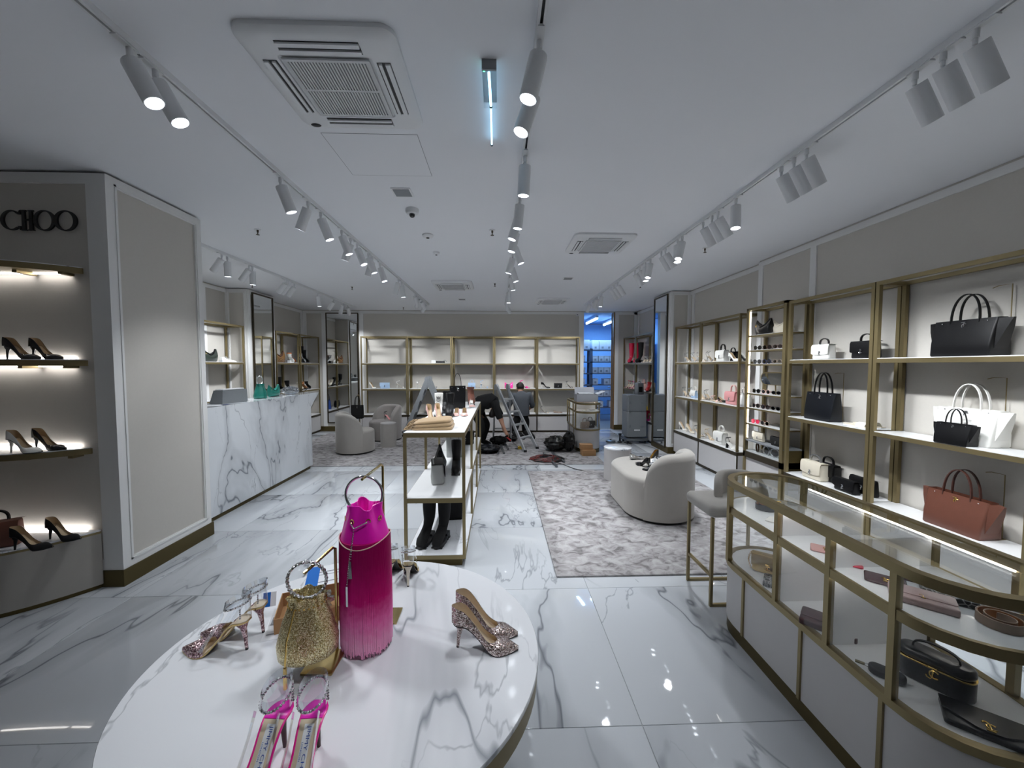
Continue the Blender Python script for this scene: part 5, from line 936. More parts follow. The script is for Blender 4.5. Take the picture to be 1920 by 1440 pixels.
t = thing('key_pouch', 'small oval black pouch with key ring in the lower vitrine', 'pouch', (1.455, 1.345, VL), -.85); part(M().rbox(0, 0, 0, .105, .05, .03, .024, .008), 'body', 'black_leather', t); part(M().tube([(-.056+.006*math.cos(a), .0, .016+.006*math.sin(a)) for a in [2*PI*k/10 for k in range(10)]], .0012, 5, True).strap([(-.062, 0, .016), (-.09, .008, .01)], .012, .002), 'key_ring', 'silver', t)
t = thing('flap_clutch', 'black croc envelope clutch with pointed flap in the lower vitrine', 'handbag', (1.57, 1.135, VL), -.75); part(M().rbox(0, 0, 0, .2, .12, .018, .01, .006), 'body', 'croc_black', t); part(M().prism([(-.1, .06), (-.1, .0), (-.03, -.045), (.0, -.05), (.03, -.045), (.1, .0), (.1, .06)], .018, .024), 'flap', 'croc_black', t); part(emblem(1.1).xf(T(0, -.025, .026, PI/2)), 'clasp', 'gold', t); part(M().strap([(.1, .04, .008), (.15, .03, .006), (.17, -.03, .006)], .012, .003), 'wrist_strap', 'black_leather', t)
# ================================================================== back wall goods
def BK(pr, nm, lb, cat, x, z, rz=0, s=1, m=None, y=9.31, g=None): put(pr, nm, lb, cat, (x, y, z), rz, s, m, g)
bs = {'heel': 'pale_blue', 'toe_strap': 'pale_blue', 'ankle_strap': 'pale_blue'}; hp = {'heel': 'hot_pink', 'toe_strap': 'hot_pink', 'ankle_strap': 'hot_pink', 'insole': 'hot_pink'}
BK(PUMP, 'pump_shoe', 'white pump leaning in the first back wall bay', 'shoe', -3.1, 1.06, -.6, 1.1, {'upper': 'white_leather', 'heel': 'white_leather'}); BK(CLUTCH, 'flap_bag', 'pale blue clutch in the first back wall bay', 'handbag', -2.74, 1.06, 0, 1.05, {'body': 'pale_blue', 'flap': 'pale_blue'}); BK(SANDAL, 'sandal_shoe', 'white heeled sandal right of the pale blue clutch', 'shoe', -2.47, 1.06, .2, 1.1, WH)
BK(SANDAL, 'sandal_shoe', 'silver sandal behind the tall ladder, left', 'shoe', -1.98, 1.06, .2, 1.1, SV); BK(SANDAL, 'sandal_shoe', 'silver sandal behind the tall ladder, right', 'shoe', -1.68, 1.06, .2, 1.1, SV)
t = thing('tape_dispenser', 'small white and black packing tool on the upper back shelf', 'tool', (-1.44, 9.3, 1.665)); part(M().box(-.18, -.03, 0, -.08, .03, .07), 'block', 'white_plastic', t); part(M().rbox(.03, 0, 0, .2, .06, .05, .01, .008), 'body', 'black_plastic', t); part(M().tube([(.1, 0, .05), (.14, 0, .08), (.18, 0, .03)], .008, 6), 'handle', 'grey_plastic', t)
BK(MINI, 'flap_bag', 'pale blue mini bag in the third back wall bay', 'handbag', -.66, 1.06, 0, 1.0, {'body': 'pale_blue', 'flap': 'pale_blue', 'handle': 'pale_blue'}); BK(SANDAL, 'sandal_shoe', 'pale blue heeled sandal beside the blue mini bag', 'shoe', -.46, 1.06, .1, 1.15, bs)
BK(HOBO, 'hobo_bag', 'hot pink rounded bag in the fourth back wall bay', 'handbag', .23, 1.06, 0, .75, {'body': 'hot_pink', 'strap': 'hot_pink'}); BK(SANDAL, 'sandal_shoe', 'hot pink heeled sandal beside the pink rounded bag', 'shoe', .5, 1.06, .2, 1.15, hp)
BK(PUMP, 'pump_shoe', 'black and white pump in the fifth back wall bay', 'shoe', 1.02, 1.06, .1, 1.05, {'upper': 'black_patent', 'heel': 'white_leather'}); BK(CLUTCH, 'flap_bag', 'black clutch with crystal bow in the fifth back wall bay', 'handbag', 1.43, 1.06, 0, .9, {'body': 'black_suede', 'flap': 'black_suede', 'clasp': 'crystal'}); BK(SANDAL, 'sandal_shoe', 'silver sandal at the right end of the back wall shelves', 'shoe', 1.62, 1.06, .3, 1.05, SV)
BK(SANDAL, 'sandal_shoe', 'silver sandal on the low back cabinet beside the kneeling person', 'shoe', 1.0, .45, .2, 1.0, SV); BK(MULE, 'flat_shoe', 'dark flat on the low back cabinet', 'shoe', 1.33, .45, .1, .9, {'upper': 'taupe'})
# ================================================================== left wall goods
L9 = PI/2
put(HOBO, 'hobo_bag', 'dark green bag on the left shelf beside white trainers', 'handbag', (-4.57, 6.24, 1.665), L9, 1.05, {'body': 'green_dark', 'strap': 'black_leather'})
put(SNEAK, 'trainer_shoe', 'white trainer, nearer one on the left wall shelf', 'shoe', (-4.53, 6.44, 1.665), L9-.2, 1, None, 'white trainers'); put(SNEAK, 'trainer_shoe', 'white trainer, farther one on the left wall shelf', 'shoe', (-4.62, 6.53, 1.665), L9-.2, 1, None, 'white trainers')
put(HOBO, 'hobo_bag', 'leopard print bag with gold clasp on the left wall shelf', 'handbag', (-4.5, 8.03, 1.665), L9, 1.25, {'body': 'leopard', 'strap': 'dark_brown'})
BT = lambda pr, lb, y, z, mt_, x=-4.5, s=1.0, rz=L9, m=None: put(pr, 'boot', lb, 'boot', (x, y, z), rz, s, {'shaft': mt_, **(m or {})})
BT(BOOT_ANKLE, 'white ankle boot on the upper left shelf', 8.3, 1.665, 'white_leather', -4.45, .95, L9+.1, {'sole': 'white_plastic', 'heel': 'white_plastic'}); BT(BOOT_ANKLE, 'orange ankle boot behind the white one', 8.52, 1.665, 'orange', -4.58, 1.1); BT(BOOT_ANKLE, 'silver ankle boot in the left corner bay', 8.72, 1.665, 'silver_leather', -4.45, 1.05); BT(BOOT_CHELSEA, 'black ankle boot with white tab in the left corner bay', 9.0, 1.665, 'black_leather', -4.5, 1.0); BT(BOOT_TALL, 'tall black boot at the end of the upper left corner shelf', 9.13, 1.665, 'black_leather', -4.62, .85)
BT(BOOT_CHELSEA, 'black boot with flared top on the middle left shelf', 7.95, 1.06, 'black_leather', -4.5, 1.05); BT(BOOT_COMBAT, 'black laced boot on the middle left shelf', 8.3, 1.06, 'black_leather', -4.52, .95, L9, {'laces': 'black_suede'}); BT(BOOT_ANKLE, 'cream ankle boot in the left corner bay', 8.62, 1.06, 'cream_leather', -4.45, .9); BT(BOOT_ANKLE, 'tan ankle boot in the left corner bay', 8.85, 1.06, 'tan', -4.48, .9); BT(BOOT_ANKLE, 'black ankle boot beside the tan one', 9.08, 1.06, 'black_leather', -4.5, .9)
put(SFLAT, 'sandal_shoe', 'white and black flat sandal low in the left corner bay, nearer', 'shoe', (-4.45, 9.0, .45), L9, 1, {'toe_strap': 'white_leather', 'ankle_strap': 'black_leather', 'insole': 'white_leather'}); put(SFLAT, 'sandal_shoe', 'white and black flat sandal low in the left corner bay, farther', 'shoe', (-4.55, 9.12, .45), L9, 1, {'toe_strap': 'white_leather', 'ankle_strap': 'black_leather', 'insole': 'white_leather'})
put(TOTE_TALL, 'tote_bag', 'blue bag low in the left corner bay', 'handbag', (-4.55, 8.7, .45), L9, .8, {'body': 'cobalt', 'handle': 'navy'}); put(HOBO, 'hobo_bag', 'black bag low on the left wall cabinet', 'handbag', (-4.52, 8.2, .45), L9, 1.0)
# ================================================================== cash desk goods
t = thing('card_terminal', 'grey tilted till screen with a white slot on the desk', 'till', (-3.12, 4.56, 1.175), PI/2-.05)
part(M().loft([[(x, -.09, 0) for x in (-.2, .2)]+[(x, .06, 0) for x in (.2, -.2)], [(x, -.045, .15) for x in (-.19, .19)]+[(x, .06, .15) for x in (.19, -.19)]]).xf(T(0, 0, 0, 0, 0, PI)), 'housing', 'grey_plastic', t); part(M().box(-.1, .076, .06, .12, .0795, .068), 'slot', 'white_plastic', t); part(M().rbox(0, -.0, .15, .34, .09, .012, .01, .004), 'tray', 'white_plastic', t)
put(BUCKET, 'bucket_bag', 'teal drawstring bag wrapped in clear plastic on the desk', 'handbag', (-3.12, 5.12, 1.175), L9, 1.0, {'body': 'teal', 'ring_handle': 'silver', 'drawstring': 'teal', 'tassel': 'teal'}); put(HOBO, 'hobo_bag', 'turquoise soft bag beside the teal one on the desk', 'handbag', (-3.12, 5.42, 1.175), L9, .85, {'body': 'teal', 'strap': 'teal'})
single('plastic_wrap', crumple(.14, .1, .07, seed=4).xf(T(-3.1, 5.8, 1.175)), 'film', 'clear plastic wrapping on the desk beside a wire coil', 'plastic bag', ang=.2); single('wire_coil', M().tube([(.0+.11*math.cos(a)*(1+.1*math.sin(3*a)), .13*math.sin(a), .03+.05*(.5+.5*math.sin(2*a))) for a in [.35*k for k in range(60)]], .004, 5).xf(T(-3.1, 6.05, 1.175)), 'cable_black', 'loose black wire coil on the far desk corner', 'cable')
put(HOBO, 'hobo_bag', 'black bag standing on the desk behind the till screen', 'handbag', (-3.25, 4.25, 1.175), L9, .55); sheetp('paper_sheet', 'white paper on the near end of the desk', -3.08, 4.2, .2, .12, .5, 1.1755); sheetp('blue_folder', 'navy blue card hanging at the near end of the desk', -3.0, 4.3, .06, .1, .3, 1.1765, 'navy')
# ================================================================== console goods
t = thing('folded_scarf', 'folded beige wool scarf with fringe on the console', 'scarf', (-.55, 3.2, 1.08)); sc_m = M(); rings = []
for k in range(9):
    y = -.17+.34*k/8; rings.append(None)
def fold(z0, z1, x0, x1, y0, y1):
    m = M(); pr_ = [(x0, z0), (x1-.02, z0)]+[(x1-.02+(z1-z0)/2*math.sin(a), (z0+z1)/2-(z1-z0)/2*math.cos(a)) for a in [PI*k/8 for k in range(1, 8)]]+[(x1-.02, z1), (x0+.03, z1), (x0, z1-.01)]
    return m.prof(pr_, y0, y1)
for zf, hf, nm, k_ in ((0, .034, 'lower_fold', 1.0), (.03, .032, 'middle_fold', .96), (.057, .03, 'upper_fold', .9)):
    fm = M().rbox(0, .01, 0, .34*k_, .24*k_, hf, .05, .0145, 6); fm.v = [(x, y, z*(1-.35*sm(.02, .16, -x))+zf*(1-.3*sm(.02, .16, -x))+.006*math.sin(9*y)) for x, y, z in fm.v]; part(fm, nm, 'scarf', t)
fg = M()
for k in range(46): y = -.1+.22*k/45; zz = rr_.uniform(.01, .075); x = -.155+rr_.uniform(-.01, .02); fg.tube([(x, y, zz), (x-.03, y+rr_.uniform(-.01, .01), zz*.8), (x-.055-rr_.random()*.02, y+rr_.uniform(-.02, .02), .008)], .004, 5)
part(fg, 'fringe', 'scarf', t)['kind'] = 'stuff'
wp = {'upper': 'cream_leather', 'heel': 'cream_leather'}
put(PUMP, 'pump_shoe', 'pale pointed pump, left one on the console', 'shoe', (-.69, 3.75, 1.08), -1.2, 1.05, {'upper': 'blush', 'heel': 'blush'}, 'pale pumps on the console'); put(PUMP, 'pump_shoe', 'pale pointed pump, right one on the console', 'shoe', (-.62, 3.84, 1.08), -1.25, 1.05, {'upper': 'blush', 'heel': 'blush'}, 'pale pumps on the console')
put(BOOT_COMBAT, 'boot', 'white laced boot on the console', 'boot', (-.635, 4.08, 1.08), -1.5, .98, {'shaft': 'white_leather', 'laces': 'black_suede', 'sole': 'black_plastic'}); put(BOOT_COMBAT, 'boot', 'black laced boot beside the pale flats on the console', 'boot', (-.52, 4.1, 1.08), -1.5, .98, {'laces': 'black_suede'}); put(BOOT_COMBAT, 'boot', 'black laced boot farther back on the console', 'boot', (-.6, 4.42, 1.08), -1.5, .98, {'laces': 'black_suede'})
put(MULE, 'flat_shoe', 'pale pink ballet flat, left one on the console', 'shoe', (-.455, 4.16, 1.08), -1.57, .95, {'upper': 'blush'}, 'pale pink flats on the console'); put(MULE, 'flat_shoe', 'pale pink ballet flat, right one on the console', 'shoe', (-.375, 4.16, 1.08), -1.5, .95, {'upper': 'blush'}, 'pale pink flats on the console')
put(TOTE_NARROW, 'tote_bag', 'tall black tote standing on the console', 'handbag', (-.51, 4.72, 1.08), .15, .95); put(SNEAK, 'trainer_shoe', 'blush trainer right of the black tote on the console', 'shoe', (-.37, 5.0, 1.08), -1.4, .9, {'upper': 'blush'}); put(BOOT_ANKLE, 'boot', 'brown ankle boot behind the black tote', 'boot', (-.4, 5.3, 1.08), -1.4, 1.15, {'shaft': 'brown_leather'})
put(FLAP_NC, 'flap_bag', 'black and grey bag at the front of the console middle shelf', 'handbag', (-.56, 3.45, .56), L9+.2, 1.25, {'body': 'grey_fabric_bag', 'flap': 'black_leather', 'handle': None, 'handle_ring': None, 'clasp': 'silver'}); put(HOBO, 'hobo_bag', 'black pointed bag behind the grey one on the middle shelf', 'handbag', (-.6, 3.85, .56), L9+.15, 1.15)
put(TOTE_TALL, 'tote_bag', 'grey bag standing on the console middle shelf', 'handbag', (-.51, 4.4, .56), .1, .78, {'body': 'grey_fabric_bag', 'handle': 'black_leather'}); put(BOOT_CHELSEA, 'boot', 'black boot on the console middle shelf', 'boot', (-.43, 3.85, .56), -1.5, 1.0); put(FLAP_NC, 'flap_bag', 'black bag far back on the console middle shelf', 'handbag', (-.46, 5.1, .56), .1, 1.2, BB)
put(BOOT_CHELSEA, 'boot', 'black knee boot, left one on the console bottom shelf', 'boot', (-.6, 3.36, .1), -1.75, 1.12, {'shaft': 'black_suede'}, 'black boots on the console bottom shelf'); put(BOOT_CHELSEA, 'boot', 'black knee boot, right one on the console bottom shelf', 'boot', (-.47, 3.36, .1), -1.75, 1.12, {'shaft': 'black_suede'}, 'black boots on the console bottom shelf'); put(TOTE_TALL, 'tote_bag', 'black tall bag behind the boots on the console bottom shelf', 'handbag', (-.47, 3.75, .1), .1, .85, {'body': 'black_suede'})
# ================================================================== bench goods
zb_ = .457
put(PUMP65, 'pump_shoe', 'black pointed pump lying on the oval bench', 'shoe', (1.68, 4.2, zb_), 2.0, 1, bl); put(MULE, 'flat_shoe', 'dark jewelled flat at the far end of the bench', 'shoe', (1.6, 4.6, zb_), .2, 1, {'upper': 'crystal', 'lining': 'black_leather'}); put(PUMP, 'pump_shoe', 'black and green pump with raised heel on the bench', 'shoe', (1.9, 4.5, zb_), 3.4, 1, {'upper': 'black_patent', 'lining': 'metal_gold_leather'}); put(SANDAL, 'sandal_shoe', 'black strappy sandal in front of the bench backrest', 'shoe', (1.77, 4.05, zb_), 2.7, 1, {'heel': 'black_leather', 'toe_strap': 'black_leather', 'ankle_strap': 'black_leather', 'insole': 'black_leather'})
single('tissue_wad', crumple(.1, .075, .05, seed=8).xf(T(1.76, 4.28, zb_)), 'tissue', 'crumpled silver tissue among the shoes on the bench', 'tissue', ang=.2)
put(SANDAL, 'sandal_shoe', 'black and pink sandal on the farther tub armchair', 'shoe', (-2.5, 8.42, .435), -.4, 1.1, {'heel': 'black_leather', 'toe_strap': 'pink_leather', 'ankle_strap': 'black_leather', 'insole': 'pink_leather'})
# ================================================================== right corner goods and trunk
put(BOOT_TALL, 'boot', 'tall pink boot in the right corner bay', 'boot', (3.24, 9.3, 1.665), -2.2, 1.05, {'shaft': 'red_pink'}); put(BOOT_TALL, 'boot', 'tall pink boot behind its pair in the right corner bay', 'boot', (3.34, 9.2, 1.665), -2.2, 1.05, {'shaft': 'red_pink'}); put(BOOT_TALL, 'boot', 'tall black boot in the right corner bay, nearer', 'boot', (3.26, 8.72, 1.665), -2.4, 1.02, {'shaft': 'black_suede'}); put(BOOT_TALL, 'boot', 'tall black boot in the right corner bay, farther', 'boot', (3.33, 8.9, 1.665), -2.4, 1.02, {'shaft': 'black_suede'})
for i, (y, m_) in enumerate(((8.45, 'white_leather'), (8.3, 'silver_leather'), (8.12, 'white_leather'))): put(SANDALB, 'sandal_shoe', 'pale block sandal on the upper corner shelf, %s from the tall black boots' % ORD[i], 'shoe', (3.26, y, 1.665), -2.4, .95, {'heel': m_, 'toe_strap': m_, 'ankle_strap': m_}, 'pale block sandals in the corner bay')
for i, (y, m_, pr) in enumerate(((9.3, 'red_pink', SANDAL), (9.15, 'black_leather', SANDAL), (9.0, 'hot_pink', SANDAL), (8.82, 'blush', SANDALB))): put(pr, 'sandal_shoe', ('red', 'black', 'hot pink', 'blush')[i]+' heeled sandal on the middle shelf of the right corner', 'shoe', (3.2, y, 1.06), -2.4, 1.1, {'heel': m_, 'toe_strap': m_, 'ankle_strap': m_})
put(BOOT_ANKLE, 'boot', 'red orange ankle boot on the middle corner shelf', 'boot', (3.2, 8.05, 1.06), -2.2, 1.0, {'shaft': 'red'}); put(MINI, 'flap_bag', 'pink bag on the middle corner shelf behind the tall equipment case', 'handbag', (3.25, 8.55, 1.06), R9, 1.2, {'body': 'blush', 'flap': 'blush', 'handle': 'blush'}); put(MINI, 'flap_bag', 'red bag low in the right corner bay', 'handbag', (3.2, 8.25, .45), R9, 1.4, {'body': 'red_pink', 'flap': 'red_pink', 'handle': 'yellow'}); put(PUMP, 'pump_shoe', 'hot pink pump low in the right corner bay', 'shoe', (3.2, 8.05, .45), -2.2, 1.05, {'upper': 'hot_pink', 'heel': 'hot_pink'})
t = thing('equipment_case', 'tall grey plastic equipment case with drawers on a wheeled dolly', 'equipment case', (2.82, 7.92, 0))
part(M().rbox(0, 0, .14, .4, .36, .52, .02, .012), 'lower_body', 'grey_plastic', t); part(M().rbox(0, 0, .665, .4, .36, .34, .02, .012), 'upper_body', 'grey_plastic', t); o = part(M().rbox(0, 0, .06, .46, .4, .05, .02, .01), 'dolly', 'steel', t)
for sx in (-1, 1):
    for sy in (-1, 1): part(M().cyl((sx*.18-.014, sy*.15, .033), (sx*.18+.014, sy*.15, .033), .032).box(sx*.18-.02, sy*.15-.012, .04, sx*.18+.02, sy*.15+.012, .062), 'castor', 'black_plastic', o)
part(M().box(-.19, -.186, .15, .19, -.178, .33).box(-.12, -.19, .22, .12, -.186, .25), 'drawer', 'grey_plastic', t); part(M().box(-.06, -.192, .27, .06, -.186, .30), 'drawer_label', 'white_plastic', t)
for z in (.66, .36, .84): part(M().box(-.16, -.19, z-.02, -.13, -.178, z+.03).box(.08, -.19, z-.006, .15, -.178, z+.01), 'latch', 'steel', t)
t = thing('pedestal_display', 'grey angled tool case standing on top of the tall equipment case', 'case', (2.93, 7.95, 1.006), .2); part(M().rbox(0, 0, 0, .16, .14, .24, .02, .012, 4, .01), 'body', 'grey_plastic', t); part(M().box(-.05, -.078, .05, .03, -.069, .16), 'panel', 'black_plastic', t); part(M().tube(arc(.04, .03, .235), .007, 6), 'handle', 'steel', t)
# ================================================================== ladders
def ladder(name, label, top, feetA, feetB, rungs, wr=.07, dr=.03, mt_='steel', off=.2):
    t = thing('step_ladder', label, 'ladder', ((feetA[0]+feetB[0])/2, (feetA[1]+feetB[1])/2, 0)); Tp = Vector(top)
    for nm, ft in (('front', feetA), ('rear', feetB)):
        F = Vector(ft); d_ = (Tp-F); hz = Vector((d_.x, d_.y, 0)); sd = Vector((-hz.y, hz.x, 0)).normalized()
        for sg in (-1, 1):
            p0 = F+sd*sg*off; p1 = Tp+sd*sg*off*.72; part(M().bar(p0, p1, dr, wr), 'rail', mt_, t, True); part(M().cbox((p0.x, p0.y, .02), (.06, .06, .04)), 'foot', 'black_plastic', t, True)
        n = rungs if nm == 'front' else max(2, rungs-1)
        for k in range(1, n+1): u = k/(n+1); p = F+d_*u; w_ = off*(1-.28*u); part(M().bar(p-sd*w_, p+sd*w_, .03 if nm == 'rear' else .06, .03), 'rung', mt_, t, True)
    d0 = (Vector(feetA)-Vector(feetB)); sd = Vector((-d0.y, d0.x, 0)).normalized()
    for sg in (-1, 1): part(M().cyl(Tp+sd*sg*off*.72-sd*.02, Tp+sd*sg*off*.72+sd*.02, .06), 'hinge', mt_, t, True)
    t.location.z += .013; return t
ladder('a', 'grey folding ladder standing before the left of the back wall shelves', (-1.62, 8.86, 1.29), (-2.16, 8.86, 0), (-1.1, 8.86, 0), 4, .085, .04, 'ladder_grey'); ladder('b', 'aluminium step ladder between the two workers', (.06, 7.62, 1.17), (.6, 7.15, 0), (.06, 8.0, 0), 4, .05, .03, 'ladder_alu', .19)
# ================================================================== floor clutter
zc = .014
for i, (a, b_) in enumerate((((-.022, 6.83), (-.05, 7.6)), ((.085, 6.86), (.02, 7.65)), ((.17, 7.2), (.09, 7.9)), ((.9, 5.95), (.8, 6.85)), ((1.06, 6.2), (.96, 6.9)))): single('metal_profile', M().bar((a[0], a[1], zc+.015), (b_[0], b_[1], zc+.015), .035, .03), 'steel', ('short metal profile lying nearest the console', 'short metal profile, second from the console', 'short metal profile beside the ladder foot', 'long metal profile through the cable heap', 'thin metal profile right of the cable heap')[i], 'metal profile', 'metal profiles on the carpet')
rc2 = random.Random(5)
for i, (mt_, lb, n_) in enumerate((('cable_red', 'tangled heap of red cable on the carpet edge', 420), ('cable_black', 'tangled heap of black cable mixed with the red one', 380))):
    p = []; a = rc2.random()*6
    for k in range(n_):
        a += rc2.uniform(.1, .5); r_ = .08+.16*rc2.random() if k % 7 else .28; f_ = k/n_; p.append((.8+r_*math.cos(a)*1.2+.02*i, 6.42+r_*math.sin(a)*.95, zc+.012+.11*max(0, 1-r_/.26)*(.3+.7*rc2.random())))
    q = []
    for k in range(len(p)-2): q.append(tuple((p[k][j]+2*p[k+1][j]+p[k+2][j])/4 for j in range(3)))
    if i: q += [(1.0, 6.1, zc+.01), (1.15, 5.85, .012), (1.3, 5.7, .01), (1.22, 5.6, .01), (1.4, 5.52, .01)]
    single('cable_heap', M().tube(q, .0065, 5), mt_, lb, 'cable', 'cable heaps')
single('rubbish_bag', crumple(.25, .24, .16, 26, 14, .22, 11).xf(T(1.06, 7.12, zc)), 'garbage_bag', 'full black rubbish bag slumped beside the far vitrine', 'bag', ang=.3); single('rubbish_bag', crumple(.13, .16, .22, 22, 12, .25, 12).xf(T(1.29, 7.02, zc)), 'garbage_bag', 'black rubbish bag leaning upright against the far vitrine', 'bag', ang=.3)
for i, (x, y, z, s_) in enumerate(((1.58, 6.74, zc, (.24, .16, .1)), (1.55, 6.78, zc+.1, (.22, .15, .09)))):
    t = thing('cardboard_box', ('lower small cardboard box in front of the far vitrine', 'upper small cardboard box in front of the far vitrine')[i], 'box', (x, y, z), .06*(1-2*i)); part(M().rbox(0, 0, 0, *s_, .003, .003, 1), 'box', 'cardboard', t); part(M().box(-s_[0]/2+.002, -.004, s_[2], s_[0]/2-.002, .004, s_[2]+.001), 'tape', 'taupe', t)
t = thing('open_carton', 'large open white carton on top of the far vitrine', 'box', (1.66, 7.3, .92)); part(M().box(-.2, -.14, 0, .2, .14, .004), 'bottom', 'cardboard', t); part(M().box(-.2, -.14, .004, .2, -.136, .14), 'side', 'box_white', t); part(M().box(-.2, .136, .004, .2, .14, .14), 'side', 'box_white', t); part(M().box(-.2, -.136, .004, -.196, .136, .14), 'side', 'box_white', t); part(M().box(.196, -.136, .004, .2, .136, .14), 'side', 'box_white', t)
part(M().obox((-.27, 0, .17), (.16, .26, .004), (0, .35, 0)), 'flap', 'box_white', t); part(M().obox((.27, 0, .17), (.16, .26, .004), (0, -.35, 0)), 'flap', 'box_white', t); part(M().obox((0, .15, .2), (.38, .004, .13), (-.2, 0, 0)), 'flap', 'box_white', t); part(M().box(-.15, -.11, .02, .12, .11, .16), 'contents', 'paper', t)
put(MINI, 'flap_bag', 'small taupe bag in the lower far vitrine', 'handbag', (1.6, 7.12, .43), .3, .95, {'body': 'taupe', 'flap': 'taupe', 'handle': 'taupe'}); put(MINI, 'flap_bag', 'small dark bag in the lower far vitrine', 'handbag', (1.72, 7.2, .43), .2, 1.0, BB); V(CARD, 'white card holder in the upper far vitrine', 1.62, 7.12, VD, .2, 'white_leather', 1.2); V(WALLET, 'silver wallet in the upper far vitrine', 1.75, 7.16, VD, .2, 'silver_leather', .6)
t = thing('floor_base', 'round grey metal base plate on the floor by the tall grey equipment case', 'base plate', (2.34, 7.95, .0)); part(M().lathe([(.1, .001), (.1, .03), (.085, .04), (.03, .042)]), 'disc', 'steel', t); part(M().cyl((0, 0, .042), (0, 0, .06), .018), 'socket', 'black_plastic', t)
t = thing('suction_lifter', 'black suction lifter standing on the floor by the tall grey equipment case', 'tool', (2.52, 7.9, .0)); part(M().lathe([(.05, .001), (.055, .015), (.02, .04), (.016, .12), (.02, .15), (.036, .165), (.036, .19), (.01, .2)], n=20), 'body', 'black_plastic', t); part(M().tube([(.02, 0, .07), (.045, 0, .09), (.04, 0, .13), (.018, 0, .14)], .006, 6), 'handle', 'black_plastic', t)
t = thing('tape_roll', 'yellow tape roll with knife lying near the ladder', 'tape', (.4, 7.3, zc)); part(M().lathe([(.03, 0), (.05, 0), (.05, .04), (.03, .04), (.03, 0)], n=22, cap0=False, cap1=False), 'roll', 'yellow', t); part(M().box(-.1, -.012, .0, -.04, .012, .012), 'blade_end', 'steel', t)
single('jacket_heap', crumple(.24, .18, .09, 26, 12, .3, 21).xf(T(-.2, 6.98, zc)), 'navy_leather', 'dark folded jacket on the carpet behind the console', 'jacket', ang=.6); single('jacket_heap', crumple(.2, .16, .1, 24, 12, .3, 23).xf(T(-.02, 7.7, zc)), 'shirt_black', 'black jacket heap beside the bending worker', 'jacket', ang=.6); single('tool_bag', crumple(.16, .12, .08, 22, 12, .25, 25).xf(T(.25, 8.05, zc)), 'black_leather', 'black tool bag on the carpet beside the kneeling worker', 'bag', ang=.6)
t = thing('bag_stand', 'thin brass stand with round foot behind the first armchair', 'display stand', (-2.86, 7.95, zc)); part(M().lathe([(.1, 0), (.1, .012), (.01, .014)]), 'base', 'dark_bronze', t); part(M().tube([(0, 0, .012), (0, 0, .98), (.0, -.03, 1.0), (0, -.13, .985)], .006, 8), 'stem', 'brass', t)
put(TOTE_TALL, 'tote_bag', 'tall narrow black bag on the stand behind the first armchair', 'handbag', (-2.86, 7.83, .54), 0, .9, {'body': 'black_suede'})
